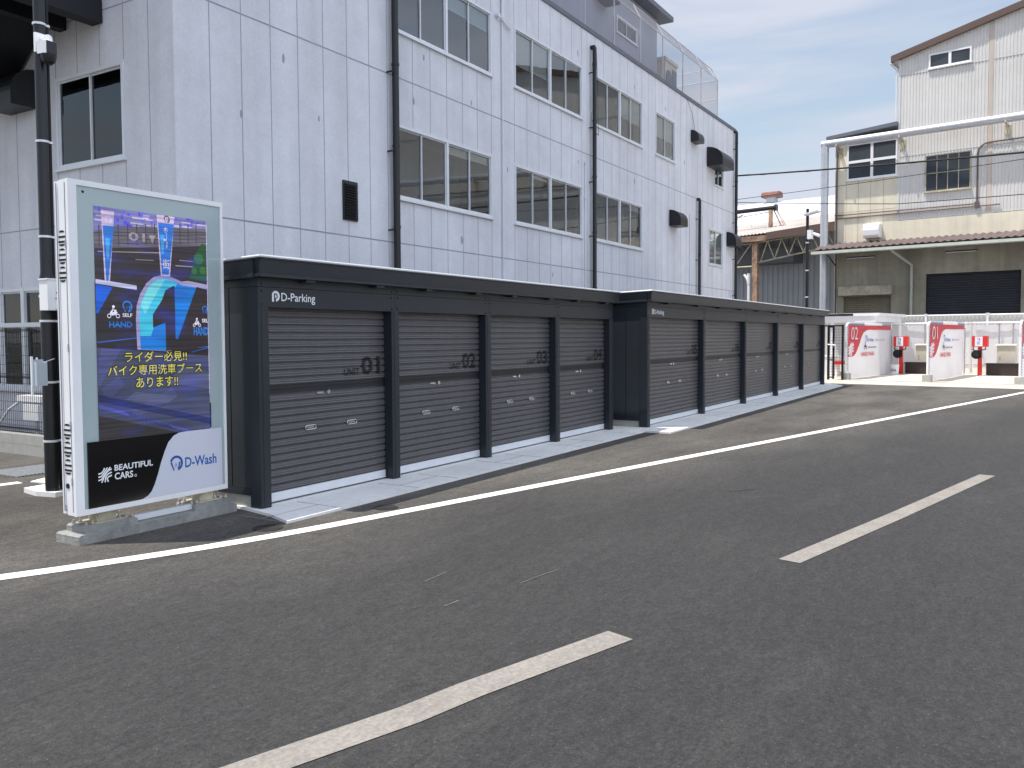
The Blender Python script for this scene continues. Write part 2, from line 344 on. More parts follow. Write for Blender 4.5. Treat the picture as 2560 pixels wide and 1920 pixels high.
# ------------------------------------------------------------------ ground and road markings
g = MB(); g.poly([(-250, -250, 0), (400, -250, 0), (400, 400, 0), (-250, 400, 0)]); struct(g.build('ground', M['asphalt']))
def stripe(name, line, w, mtl, z=.004):
    q = MB()
    for b_ in band(line, w): q.poly([(p[0], p[1], z) for p in b_][::-1])
    return struct(q.build(name, mtl))
def edge_y(x): return 5.0505 - .2262*(x-5.264) + (.055*max(0, 5.3-x)**2 if x < 5.3 else 0) - (.0 if x < 20 else 0)
stripe('road_edge_line', [(x/4, edge_y(x/4)) for x in range(4, 180)], .155, M['road_white'])
stripe('road_centre_dash', [(.2, 3.06), (1.2, 2.72), (2.12, 2.425), (2.75, 2.215), (3.1, 2.135), (4.09, 1.84)], .175, M['road_worn'])
stripe('road_centre_dash', [(6.06, 1.428), (8.0, 1.0), (10.93, .392)], .16, M['road_worn'])
stripe('road_centre_dash', [(12.95, -.04), (17.8, -1.07)], .16, M['road_worn'])
stripe('bay_line', [(3.6, 9.75), (5.1, 9.58)], .15, M['road_white'])
q = MB()
for pts, w_ in (([(4.63, 2.79), (4.85, 2.77), (5.06, 2.73)], .011), ([(4.0, 2.94), (4.14, 2.93)], .014), ([(4.35, 3.35), (4.6, 3.36)], .012)):
    for b_ in band(pts, w_): q.poly([(p[0], p[1], .003) for p in b_][::-1])
struct(q.build('road_scuff', mat('pale_scuff', S(98, 93, 87), .9, noise=(20, .3))))
q = MB()
for pts, w_ in (([(8.5, 2.6), (8.75, 2.42)], .03),):
    for b_ in band(pts, w_): q.poly([(p[0], p[1], .003) for p in b_][::-1])
struct(q.build('road_mark_dark', mat('tyre_scuff', S(50, 49, 49), .9, noise=(20, .3))))
def manhole(x, y, r, label):
    q = MB(); q.disc((x, y, .001), r, (0, 0, 1), .006, 28)
    for k in (.25, .45, .65, .85):
        a = arc(x, y, r*k, 0, 360, 28)
        for b_ in band(a, r*.07): q.poly([(p[0], p[1], .0095) for p in b_][::-1])
    q.build('frame', M['iron'], None)
    o = bpy.data.objects['frame']; o.name = 'manhole_cover'; return tag(o, label, 'manhole cover', 'small round manhole covers')
manhole(4.92, 5.44, .125, 'small round iron manhole cover half in the display board shadow')
manhole(6.08, 5.13, .115, 'small round iron manhole cover between the white line and first garage apron')

def slab(name, poly, z0, z1, mtl, joints=()):
    q = MB(); q.prism(poly, lambda a, b, t: (a, b, t), z0, z1)
    o = struct(q.build(name, [mtl]))
    return o
A1 = [(5.40, 6.6), (5.36, 6.33), (5.25, 5.77), (5.12, 5.42), (13.06, 5.44), (13.06, 6.6)]
slab('garage_apron', A1, -.05, .024, M['pale_concrete'])
A2 = [(13.064, 9.0), (13.064, 4.99), (27.9, 5.0), (28.75, 5.55), (28.75, 6.2), (13.7, 6.2), (13.7, 9.0)]
slab('garage_apron', A2, -.05, .028, M['pale_concrete'])
j = MB()
for x in [5.49+1.888*k-.06 for k in range(5)]:
    j.box(x-.35, x-.343, 5.43, 5.99, .02, .0255); j.box(x+.35, x+.357, 5.43, 5.99, .02, .0255); j.box(x-.343, x+.35, 5.70, 5.706, .02, .0255)
for x in [13.65+2.895*k for k in range(6)]:
    j.box(x-.4, x-.393, 5.01, 5.57, .02, .0295); j.box(x+.4, x+.407, 5.01, 5.57, .02, .0295); j.box(x-.393, x+.4, 5.28, 5.286, .02, .0295)
M['groove'] = mat('slab_joint', S(120, 120, 122), .9)
struct(j.build('apron_joint', M['groove']))

# ------------------------------------------------------------------ garage rows
SP = .0715
PROF = [(0, .022), (.13, .022), (.19, .001), (.24, 0), (.36, .0035), (.42, .0035), (.50, .0005), (.58, 0), (.68, .0035), (.74, .0035), (.82, 0), (.89, .001), (.96, .022)]
def slat_profile(z0, z1):
    pts = []; z = z0
    while z < z1-1e-4:
        for f_, d in PROF:
            zz = z+f_*SP
            if zz > z1: break
            pts.append((d, zz))
        z += SP
    pts.append((.022, z1)); return pts
def prof_y(pts, z):
    for (d0, a), (d1, b) in zip(pts, pts[1:]):
        if a <= z <= b: return d0+(d1-d0)*(z-a)/max(b-a, 1e-6)
    return 0
def slat_text(body, x0, x1, z0, z1, yf, prof, bold):
    """lettering painted on the slats: cut at every bend of the profile and laid on it"""
    vs, fs = text_shape(body, bold); bm = bmesh.new()
    bv = [bm.verts.new((x0+(x1-x0)*a, 0, z0+(z1-z0)*b)) for a, b in vs]
    for f_ in fs:
        try: bm.faces.new([bv[i] for i in f_])
        except ValueError: pass
    for d, z in prof:
        if z0 < z < z1: bmesh.ops.bisect_plane(bm, geom=bm.verts[:]+bm.edges[:]+bm.faces[:], plane_co=(0, 0, z), plane_no=(0, 0, 1))
    mb = MB(); bm.verts.index_update()
    mb.add([(v.co.x, yf+prof_y(prof, v.co.z)-.0012, v.co.z) for v in bm.verts], [tuple(v.index for v in f_.verts) for f_ in bm.faces]); bm.free(); return mb

def garage(x0, yf, pitch, n, first, dz, label, depth, hx):
    """x0 = right edge of the leftmost post; posts every pitch; yf = front face of the posts"""
    G = thing('storage_garage', (x0, yf, 0), label, 'garage', 'rows of dark roller-shutter garages')
    pw = .125; xl = x0-pw; xr = x0+n*pitch; yb = yf+depth; zt = 1.882+dz; zh = 2.15+dz
    # posts, each a chamfered column on its own foot
    for k in range(n+1):
        a = x0+k*pitch; c = .012
        q = MB(); q.prism([(a-pw+c, yf), (a-c, yf), (a, yf+c), (a, yf+.15), (a-pw, yf+.15), (a-pw, yf+c)], lambda p, r, t: (p, r, t), .026, zt)
        q.box(a-pw+.03, a-.03, yf-.003, yf+.001, .03, zt-.004)
        q.build('post', M['garage'], G)
    # header boards over every bay with bolts
    h = MB()
    for k in range(n):
        a = x0+k*pitch-(pw-.002 if k == 0 else .06); b = x0+(k+1)*pitch-(.06 if k < n-1 else 0)-.004
        h.box(a, b, yf+.012, yf+.15, zt+.001, zt+.185); h.box(a, b, yf+.012, yf+.15, zt+.189, zh+.02)
        for xx in (a+.05, b-.05):
            for zz in (zt+.03, zt+.15, zt+.215): h.disc((xx, yf+.012, zz), .011, (0, -1, 0), .007, 8)
    h.build('header_board', M['garage'], G)
    # end and back walls of upright boards
    bw = .262
    for xx, s in ((xl, 1), (xr, -1)):
        sp = MB(); y = yf+.15
        while y < yb-.05:
            y1 = min(y+bw, yb); sp.box(xx+.012*s, xx+.03*s, y+.006, y1-.006, .20, zh-.085); y = y1
        sp.build('side_panel', M['garage_panel'], G)
        for d, z0, z1 in ((.004, zh-.082, zh+.02), (-.004, .135, .175), (.004, .176, .197)): sp = MB(); sp.box(xx+d*s, xx+.05*s, yf+.15, yb, z0, z1); sp.build('side_rail', M['garage'], G)
    sp = MB(); sp.box(xl+.022, xl+.06, yf+.15, yb, .13, zh+.06); sp.box(xr-.06, xr-.022, yf+.15, yb, .13, zh+.06); sp.box(xl+.06, xr-.06, yb-.04, yb, .13, zh+.06)
    sp.build('wall_core', M['shutter_dark'], G)  # dark tone puts the shade of the board gaps into the core
    for a, b in ((xl+.02, xl+.12), (xr-.12, xr-.02)): fb = MB(); fb.box(a, b, yf+.17, yb, .0, .13); fb.build('foundation_block', M['concrete'], G)
    # inside, dark
    inn = MB(); inn.box(xl+.07, xr-.07, yf+.16, yf+.17, .03, zt+.1); inn.build('inner_panel', M['shutter_dark'], G)
    # roof with a folded fascia on all sides
    r = MB(); ox0, ox1, oy0, oy1 = xl-.055, xr+.02, yf-.10, yb+.05; zr = 2.335+dz
    sl = lambda yy: zr-.035*(yy-oy0)                        # falls to the back
    prof = [(-.012, .0), (-.012, -.022), (0, -.024), (.012, -.150), (-.004, -.154), (-.004, -.182), (.09, -.182), (.09, 0)]
    r.sheet([(oy0+a, zr+b) for a, b in prof], lambda a, b, t: (t, a, b), ox0-.012, ox1+.012)
    for xx, s in ((ox0, 1), (ox1, -1)):
        vs = [(xx+a*s, oy0+max(a, -.012), zr+b) for a, b in prof] + [(xx+a*s, oy1, sl(oy1)+b) for a, b in prof]; m_ = len(prof)
        r.add(vs, [(i, i+1, m_+i+1, m_+i) for i in range(m_-1)])
    r.add([(ox0, oy0, zr), (ox1, oy0, zr), (ox1, oy1, sl(oy1)), (ox0, oy1, sl(oy1))], [(0, 1, 2, 3)])
    r.add([(ox0, oy1, sl(oy1)), (ox1, oy1, sl(oy1)), (ox1, oy1, sl(oy1)-.18), (ox0, oy1, sl(oy1)-.18)], [(0, 1, 2, 3)])
    r.add([(ox0+.09, oy0+.09, zh), (ox1-.09, oy0+.09, zh), (ox1-.09, oy1, zh-.01), (ox0+.09, oy1, zh-.01)], [(0, 1, 2, 3)])
    for k in range(n):                                     # gutter clips under the fascia
        for f_ in (.24, .78):
            xx = x0+(k+f_)*pitch; r.box(xx-.06, xx+.06, yf-.085, yf+.01, zh-.022, zh+.002)
    r.build('roof', M['garage'], G)
    tr = MB(); tr.tube([(ox0-.012, oy0-.008, zr+.003), (ox1+.012, oy0-.008, zr+.003)], .013, 6); tr.tube([(ox0-.008, oy0-.008, zr+.003), (ox0-.008, oy1, sl(oy1)+.003)], .013, 6)
    tr.build('roof_edge_trim', M['trim'], G)  # pale strip painted in for sunlight catching the roof lip
    # bays
    ys = yf+.112
    for k in range(n):
        a = x0+k*pitch; b = a+pitch-pw; num = '%02d' % (first+k); mid = (a+b)/2
        up = slat_profile(1.145+dz, zt+.03); lo = slat_profile(.128, 1.07+dz)
        q = MB(); q.sheet([(d, z) for d, z in up], lambda d, z, t: (t, ys+d, z), a, b); q.sheet([(d, z) for d, z in lo], lambda d, z, t: (t, ys+d, z), a, b)
        sh = q.build('shutter', M['shutter'], G, label='roller shutter marked unit '+num)
        q = MB(); q.box(a, b, ys+.004, ys+.03, 1.072+dz, 1.10+dz); q.box(a, b, ys+.01, ys+.03, 1.10+dz, 1.112+dz); q.box(a, b, ys+.004, ys+.03, 1.112+dz, 1.143+dz); q.build('lock_rail', M['shutter_dark'], sh)
        q = MB(); q.box(a, b, ys-.002, ys+.024, .052, .126); q.box(a, b, ys-.008, ys+.024, .044, .0515); q.build('bottom_bar', M['alu'], sh)
        for c, d in ((a-.004, a+.012), (b-.012, b+.004)): q = MB(); q.box(c, d, ys-.012, ys-.002, .03, zt); q.build('guide_rail', M['garage'], sh)
        zl = 1.045+dz; xc = mid-.13+.0
        q = MB(); q.box(xc-.047, xc+.047, ys-.006, ys+.01, zl-.010, zl+.010); q.build('lock_plate', M['chrome'], sh); q = MB(); q.disc((xc+.12, ys+.01, zl+.002), .022, (0, -1, 0), .018, 12); q.build('lock', M['chrome'], sh)
        for dx in (-.27, .33):
            zz = .708+dz; xx = mid+dx; q = MB(); w_, h_ = .072, .021
            loop = [(xx+sx_*w_*.72+u_, zz+v_) for sx_, a0, a1 in ((1, -90, 90), (-1, 90, 270)) for u_, v_ in arc(0, 0, h_*.95, a0, a1, 6)]
            q.tube([(p[0], ys-.006, p[1]) for p in loop]+[(loop[0][0], ys-.006, loop[0][1])], .0055, 6, False)
            q.box(xx-w_*.66, xx+w_*.66, ys-.004, ys+.008, zz-h_*.35, zz+h_*.45)
            q.build('pull_handle', M['chrome'], sh)
        e = b+.008
        t_ = slat_text('UNIT', e-.665, e-.425, 1.200+dz, 1.275+dz, ys, up, .03)
        t2 = slat_text(num, e-.395, e-.09, 1.198+dz, 1.395+dz, ys, up, .035)
        t_.add(t2.v, t2.f); t_.build('lettering', M['letter_black'], sh)
    # name on the first header
    q = MB(); fn = lambda a, b: (a, yf+.0095, b)
    X = hx; Z = zt+.052
    f2 = lambda a, b: (a, yf+.0088, b)
    outer = [(X, Z+.002), (X, Z+.082)]+arc(X+.046, Z+.054, .050, 150, -88, 18)+[(X+.048, Z+.03)]+arc(X+.045, Z+.054, .026, -80, 95, 10)+[(X+.030, Z+.079), (X+.024, Z+.07), (X+.024, Z+.002)]
    q.poly([fn(*p) for p in outer])
    q.poly([f2(*p) for p in [(X+.038, Z+.037), (X+.038, Z+.068)]+arc(X+.042, Z+.0525, .0155, 80, -80, 8)])
    text(q, 'D-Parking', fn, X+.115, X+.555, Z-.014, Z+.088, .010)
    q.build('lettering', M['letter_white'], G, label='white parking name with round P emblem')
    return G
garage(5.49, 6.0, 1.888, 4, 1, 0, 'nearer dark garage row with four roller shutters, units 01 to 04', 3.2, 5.535)
garage(13.65, 5.58, 2.896, 5, 5, .035, 'farther dark garage row with five roller shutters starting at unit 05', 3.2, 13.735)

# ------------------------------------------------------------------ advertising display beside the garages
D = thing('display_board', (4.5, 6.38, 0), 'tall white advertising display with lit video screen on a concrete footing', 'display board')
FY = 6.29                                                   # front of the glass
q = MB(); q.prism([(3.765, FY+.02), (3.765, 6.40), (5.207, 6.40), (5.207, FY+.02)], lambda a, b, t: (a, b, t), .222, 2.822)
q.box(3.772, 5.20, 6.404, 6.472, .228, 2.816)
q.build('cabinet', M['white_paint'], D)
q = MB()
o_, i_ = (3.762, .219, 5.210, 2.826), (3.832, .262, 5.184, 2.784)
for a, b in (((0, 1), (2, 1)), ((2, 1), (2, 3)), ((2, 3), (0, 3)), ((0, 3), (0, 1))):
    P1, P2 = (o_[a[0]], o_[a[1]]), (o_[b[0]], o_[b[1]]); Q1, Q2 = (i_[a[0]], i_[a[1]]), (i_[b[0]], i_[b[1]])
    q.prism([(*P1,), (*P2,), (*Q2,), (*Q1,)], lambda x, z_, t: (x, t, z_), FY-.012, FY+.021)
q.build('frame', M['white_paint'], D)
q = MB(); q.box(3.83, 5.186, FY, FY+.018, .26, 2.786); q.m = 1; q.disc((3.891, FY, 2.74), .011, (0, -1, 0), .0015, 12)
q.build('glass_front', [M['screen_glass'], M['rubber']], D)
LX = [0.0]
def layer(): LX[0] += .0003; return FY-.0003-LX[0]
SCN = {}
def E_(r, g_, b): 
    k = (r, g_, b)
    if k not in SCN: SCN[k] = emis('screen_colour', r, g_, b)
    return SCN[k]
smb = MB(); smats = []
def lay(polys, rgb):
    y = layer(); m_ = E_(*rgb)
    if m_ not in smats: smats.append(m_)
    smb.m = smats.index(m_)
    for p in polys: smb.poly([(a, y, b) for a, b in p][::1])
X0, X1, Z0, Z1 = 3.971, 5.034, .785, 2.644
rect = lambda a, b, c, d: [(a, c), (b, c), (b, d), (a, d)]
lay([rect(X0, X1, Z0, Z1)], (50, 44, 50))
lay([[(X0, 2.43), (X1, 2.56), (X1, Z1), (X0, Z1)]], (116, 116, 172))
rr = random.Random(3)
for rgb, cnt in (((84, 76, 214), 26), ((186, 176, 206), 24), ((98, 104, 196), 12)):
    ps = []
    for k in range(cnt):
        a = rr.uniform(X0, X1-.06); b = rr.uniform(2.46+(a-X0)*.1, 2.63); w_ = rr.uniform(.012, .03); h_ = rr.uniform(.02, .055) if rgb[0] < 120 else .012
        if rgb[0] > 150: w_ *= 4
        ps.append(rect(a, min(a+w_, X1), b, min(b+h_, Z1)))
    lay(ps, rgb)
lay([[(X0, 2.31), (X1, 2.42), (X1, 2.575), (4.16, 2.505), (X0, 2.44)]], (96, 92, 104))
lay([[(X0, 2.31+k), (X1, 2.42+k), (X1, 2.426+k), (X0, 2.316+k)] for k in (.03, .06, .095, .12)], (62, 57, 66))
lay([rect(X0+.04+k*.083, X0+.05+k*.083, 2.33+k*.009, 2.50+k*.010) for k in range(12)], (68, 62, 70))
lay([[(4.0, 2.285), (4.6, 2.32), (4.6, 2.328), (4.0, 2.293)], [(4.75, 2.27), (X1, 2.27), (X1, 2.277), (4.75, 2.277)], [(4.71, 2.22), (X1, 2.225), (X1, 2.233), (4.71, 2.228)], [(4.33, 2.245), (4.5, 2.25), (4.5, 2.257), (4.33, 2.252)]], (150, 140, 130))
lay([[(4.84, 2.12), (X1, 2.10), (X1, 2.43), (4.985, 2.44), (4.93, 2.36), (4.90, 2.33), (4.885, 2.22)]], (36, 76, 40))
lay([arc(4.95, 2.30, .05, 0, 360, 9), arc(4.99, 2.20, .035, 0, 360, 9), arc(4.90, 2.19, .03, 0, 360, 9)], (52, 104, 52))
for (a, b, c, d, zt_, zm, zb) in ((4.035, 4.15, 4.065, 4.085, 2.62, 2.50, 2.05), (4.535, 4.708, 4.575, 4.64, 2.64, 2.575, 2.13)):
    lay([[(a, zt_), (b, zt_), (d+.012, zb), (c-.012, zb)]], (196, 178, 206))
    lay([[(a+.012, zm), (b-.006, zm), (d, zb+.01), (c, zb+.01)]], (40, 112, 206))
    lay([[(a+.03, zm-.1), (a+.07, zm-.1), (a+.06, zm-.26), (a+.04, zm-.26)]], (70, 158, 220))
y = layer(); smats.append(E_(214, 204, 226)); smb.m = len(smats)-1
wash_logo(smb, lambda a, b: (a, y, b), 4.065, 2.515, .062)
text(smb, 'ール', lambda a, b: (a, y, b), 4.60, 4.635, 2.36, 2.50, .01)
text(smb, 'ホ', lambda a, b: (a, y, b), 4.598, 4.64, 2.50, 2.545, .01); text(smb, '街', lambda a, b: (a, y, b), 4.58, 4.65, 2.19, 2.27, .01)
y = layer(); smats.append(E_(40, 70, 96)); smb.m = len(smats)-1
wash_logo(smb, lambda a, b: (a, y, b), 4.60, 2.578, .062)
y = layer(); smats.append(E_(146, 138, 150)); smb.m = len(smats)-1
text(smb, '01', lambda a, b: (a, y, b), 4.27, 4.42, 2.40, 2.47, .02, True); smb.poly([(4.455, y, 2.46), (4.52, y, 2.465), (4.488, y, 2.39)])
lay([[(X0, Z0), (X1, Z0), (X1, 1.54), (X0, 1.57)]], (64, 70, 98))
lay([[(X0, 1.20), (4.18, 1.52), (4.02, 1.56), (X0, 1.40)], [(4.3, .95), (4.7, 1.1), (4.65, 1.18), (4.25, 1.0)], [(4.05, 1.1), (4.2, 1.22), (4.15, 1.3), (4.0, 1.2)]], (72, 77, 122))
lay([[(4.6, 1.22), (X1, 1.15), (X1, 1.30), (4.75, 1.36)], [(4.2, 1.1), (4.6, 1.05), (4.7, 1.10), (4.3, 1.16)]], (80, 86, 118))
lay([[(X0, 1.10), (X1, .83), (X1, .885), (X0, 1.155)]], (40, 48, 92))
lay([[(X0, .99), (4.70, Z0), (X0, Z0)]], (50, 49, 52))
lay([[(X0, 1.08), (4.85, Z0), (4.79, Z0), (X0, 1.05)]], (76, 84, 172))
lay([[(4.2+k*.035, 1.005-k*.0125), (4.212+k*.035, 1.005-k*.0125), (4.27+k*.035, .955-k*.0125), (4.258+k*.035, .955-k*.0125)] for k in range(12)], (44, 52, 92))
lay([[(X0, 1.53), (X1, 1.44), (X1, 1.95), (X0, 2.04)]], (44, 40, 46))
lay([[(X0, 2.03), (4.115, 2.01), (3.985, 1.80), (X0, 1.80)]], (20, 84, 196))
lay([[(X0, 1.565), (4.32, 1.60), (4.32, 1.608), (X0, 1.575)], [(4.85, 1.475), (X1, 1.512), (X1, 1.52), (4.85, 1.483)]], (46, 92, 176))
lay([[(X0, 2.035), (4.33, 2.0), (4.33, 2.035), (X0, 2.07)]], (186, 188, 226))
arch = [(4.322, 1.51), (4.315, 1.75), (4.325, 1.87), (4.36, 1.97), (4.42, 2.06), (4.49, 2.115), (4.561, 2.133), (4.66, 2.125), (4.76, 2.09), (4.83, 2.10), (X1, 2.075), (X1, 1.525), (4.6, 1.49)]
lay([arch], (150, 146, 190))
inner = [(4.352, 1.51), (4.345, 1.75), (4.355, 1.86), (4.39, 1.95), (4.44, 2.03), (4.50, 2.088), (4.561, 2.105), (4.66, 2.098), (4.76, 2.06), (X1, 2.035), (X1, 1.525), (4.6, 1.495)]
lay([inner], (24, 116, 206))
lay([[(4.352, 1.62), (4.345, 1.75), (4.355, 1.86), (4.39, 1.95), (4.44, 2.03), (4.50, 2.088), (4.561, 2.105), (4.66, 2.098), (4.72, 2.07), (4.55, 1.86), (4.45, 1.62)]], (62, 186, 218))
lay([[(4.36, 1.88), (4.44, 2.03), (4.52, 2.09), (4.60, 2.10), (4.50, 1.96), (4.40, 1.80)]], (112, 208, 218))
lay([[(4.593, 1.50), (4.593, 1.735), (4.472, 1.69), (4.472, 1.80), (4.56, 1.92), (4.60, 2.01), (4.69, 2.055), (4.69, 1.60), (4.71, 1.59), (4.915, 2.052), (X1, 2.03), (X1, 1.53), (4.7, 1.49)]], (48, 42, 46))
y = layer(); smats.append(E_(38, 112, 190)); smb.m = len(smats)-1; fnS = lambda a, b: (a, y, b)
wash_logo(smb, fnS, 4.19, 1.81, .095); text(smb, 'HAND', fnS, 4.075, 4.28, 1.69, 1.738, .03); text(smb, 'HAND', fnS, 4.875, 5.028, 1.625, 1.70, .03); wash_logo(smb, fnS, 4.965, 1.82, .066)
y = layer(); smats.append(E_(216, 216, 236)); smb.m = len(smats)-1
text(smb, 'SELF', fnS, 4.195, 4.282, 1.775, 1.805, .02); text(smb, 'SEL', fnS, 4.965, 5.028, 1.74, 1.772, .02)
for bx, bz, s in ((4.06, 1.762, 1.0), (4.868, 1.70, .75)):
    for cx_ in (.018, .094):
        for b_ in band(arc(bx+cx_*s, bz+.02*s, .015*s, 0, 360, 12), .006): smb.poly([fnS(*p) for p in b_])
    smb.poly([fnS(bx+a*s, bz+b*s) for a, b in ((.02, .03), (.045, .022), (.08, .03), (.092, .05), (.075, .058), (.05, .05), (.03, .056))])
    for b_ in band([(bx+a*s, bz+b*s) for a, b in ((.04, .05), (.052, .078), (.068, .062), (.082, .066))], .013*s): smb.poly([fnS(*p) for p in b_])
    smb.poly([fnS(a, b) for a, b in arc(bx+.057*s, bz+.094*s, .012*s, 0, 360, 10)])
y = layer(); smats.append(E_(34, 32, 30)); smb.m = len(smats)-1
TXT = (('ライダー必見!!', 4.205, 4.797, 1.405, 1.492), ('バイク専用洗車ブース', 4.055, 4.952, 1.298, 1.385), ('あります!!', 4.303, 4.703, 1.193, 1.278))
for b_, a0, a1, b0, b1 in TXT: text(smb, b_, fnS, a0-.008, a1+.008, b0-.008, b1+.008, .075)
y = layer(); smats.append(E_(206, 200, 84)); smb.m = len(smats)-1
for b_, a0, a1, b0, b1 in TXT: text(smb, b_, fnS, a0, a1, b0, b1, .004)
lay([rect(X1-.008, X1-.002, 1.1, 2.62)], (190, 176, 214))
lay([rect(X1-.004, X1+.008, .80, 1.02)], (10, 10, 12))
scr = smb.build('screen', smats, D, label='lit video screen with yellow Japanese lettering')
# poster under the screen
q = MB(); yp = FY-.013; q.box(3.869, 5.150, yp, FY-.0002, .2625, .787)
pst = q.build('poster', M['poster_black'], D, label='half black, half white poster with two emblems')
q = MB(); crv = [(4.76, .787), (4.70, .783), (4.645, .762), (4.592, .712), (4.555, .64), (4.515, .545), (4.485, .455), (4.453, .375), (4.42, .315), (4.386, .284), (4.34, .2655), (4.30, .2625)]
q.prism(crv+[(5.1505, .2625), (5.1505, .7875)], lambda a, b, t: (a, t, b), yp-.0008, yp-.0001); q.build('white_field', M['poster_white'], pst)
fnP = lambda a, b: (a, yp-.0012, b)
q = MB(); strokes_logo(q, fnP, 3.948, .455, .115, .115); text(q, 'BEAUTIFUL', fnP, 4.088, 4.437, .533, .582, .022); text(q, 'CARS', fnP, 4.088, 4.252, .462, .517, .022)
for b_ in band(arc(4.275, .472, .009, 0, 360, 12), .004): q.poly([fnP(*p) for p in b_])
q.build('lettering', M['letter_white'], pst)
q = MB(); q.m = 0; text(q, 'D-Wash', fnP, 4.754, 5.088, .470, .560, .022); q.m = 1; wash_logo(q, fnP, 4.60, .452, .132); q.build('lettering', [M['letter_blue'], mat('emblem_blue', S(20, 78, 166), .5)], pst)
# side vents and lock on the sunlit side
q = MB(); xs_ = 3.764
def vent(zb):
    for k in range(3):
        z_ = zb-k*.138
        q.prism(arc(6.375, z_-.006, .036, 0, 180, 8, .016), lambda a, b, t: (t, a, b), xs_-.0012, xs_+.003)
        for d in (.032, .070): q.box(xs_-.0012, xs_+.003, 6.33, 6.42, z_-d-.016, z_-d)
        q.prism(arc(6.375, z_-.096, .036, 180, 360, 8, .016), lambda a, b, t: (t, a, b), xs_-.0012, xs_+.003)
vent(2.425); vent(.93)
q.disc((xs_+.002, 6.385, .452), .021, (-1, 0, 0), .006, 16)
q.build('side_vent', M['rubber'], D)
q = MB(); q.box(xs_-.004, xs_+.004, 6.318, 6.322, .25, 2.80); q.box(xs_-.004, xs_+.004, 6.434, 6.438, .25, 2.80); q.box(xs_-.0015, xs_, 6.41, 6.435, .25, .30)
for z_ in (.46, .9, 1.5, 2.3): q.box(xs_-.008, xs_+.004, 6.314, 6.326, z_, z_+.06)
q.build('side_seam', M['joint'], D)
for a, b in ((3.95, 4.15), (4.93, 5.10)):
    q = MB(); q.box(a-.03, b+.03, 6.29, 6.50, .132, .140); q.box(a+.02, b-.02, 6.33, 6.46, .140, .222)
    for xx in (a+.005, b-.005): q.prism([(6.30, .14), (6.335, .14), (6.335, .20)], lambda p, r, t: (t, p, r), xx-.004, xx+.004)
    for xx in (a-.10, a-.045, b+.045, b+.10):
        for yy in (6.30, 6.47): q.disc((xx, yy, .134), .0085, (0, 0, 1), .03, 6); q.disc((xx, yy, .134), .014, (0, 0, 1), .012, 6)
    q.build('foot', M['rust_pale'], D)
q = MB(); q.tube([(5.16, 6.40, .24), (5.19, 6.40, .17), (5.14, 6.36, .14), (4.9, 6.36, .14)], .009, 6); q.build('cable', M['beige_box'], D)
q = MB(); ch = .02
for (a, b, c, d, e, f_) in ((3.745, 5.265, 6.225, 6.535, -.02, .078), (3.815, 4.27, 6.255, 6.51, .078, .132), (4.83, 5.225, 6.255, 6.51, .078, .132)):
    q.prism([(a, e), (b, e), (b, f_-ch*.6), (b-ch, f_), (a+ch, f_), (a, f_-ch*.6)], lambda p, r, t: (p, t, r), c, d)
q.box(4.27, 4.83, 6.31, 6.50, .078, .088)
q.build('footing', M['old_concrete'], D)
q = MB(); q.box(4.262, 4.84, 6.30, 6.345, .089, .136); q.build('conduit_cover', M['alu'], D)

# ------------------------------------------------------------------ camera pole behind the display
P = thing('camera_pole', (4.85, 8.51, 0), 'tall black pole with white security camera and control box behind the display', 'pole')
px, py = 4.855, 8.51
q = MB(); q.tube([(px, py, .05), (px, py, 2.20), (px, py, 2.27), (px+.005, py, 6.6)], [.068, .068, .056, .054], 18); q.build('pole', M['black_metal'], P, smooth=True)
q = MB(); q.tube([(px+.085, py-.01, .02), (px+.085, py-.01, 1.9)], .019, 8); q.tube([(px+.068, py-.01, 2.2), (px+.072, py-.01, 6.6)], .017, 8); q.build('cable_conduit', M['rubber'], P, smooth=True)
for z_ in (.55, 1.15, 1.77, 2.02, 2.62, 3.57, 4.73):
    q = MB(); q.tube([(px, py, z_), (px, py, z_+.022)], .0755 if z_ < 2.2 else .0625, 18)
    q.tube([(px+.077, py-.01, z_), (px+.077, py-.01, z_+.022)], .0235, 8); q.build('strap', M['alu'], P)
q = MB(); q.box(px-.12, px+.03, py-.22, py-.075, 1.885, 2.185); q.box(px-.13, px+.04, py-.23, py-.07, 2.186, 2.20); q.box(px-.045, px+.032, py-.236, py-.221, 1.895, 2.175)
q.m = 1; q.disc((px-.03, py-.237, 2.06), .012, (0, -1, 0), .006, 10); q.box(px-.05, px-.02, py-.241, py-.221, 2.0, 2.004)
q.build('control_box', [M['white_paint'], M['rubber']], P)
q = MB(); q.box(px-.085, px+.085, py-.075, py-.045, 4.44, 4.63); q.tube([(px, py-.07, 4.57), (px, py-.14, 4.57), (px, py-.155, 4.53)], .04, 12); q.prism([(px-.085, py-.10), (px-.05, py-.20), (px+.05, py-.20), (px+.085, py-.10)], lambda a, b, t: (a, b, t), 4.415, 4.54)
cm = q.build('security_camera', M['white_paint'], P)
q = MB(); q.box(px-.05, px+.05, py-.212, py-.199, 4.418, 4.535); q.tube([(px, py-.15, 4.414), (px, py-.15, 4.385), (px, py-.15, 4.345), (px, py-.15, 4.318)], [.075, .07, .06, .03], 14); q.build('camera_lens', M['black_metal'], cm)
q = MB(); q.prism([(4.79, 8.93), (4.74, 8.62), (4.80, 8.37), (5.10, 8.36), (5.14, 8.80), (5.0, 8.95)], lambda a, b, t: (a, b, t), 0, .05); q.build('footing', M['pale_concrete'], P)
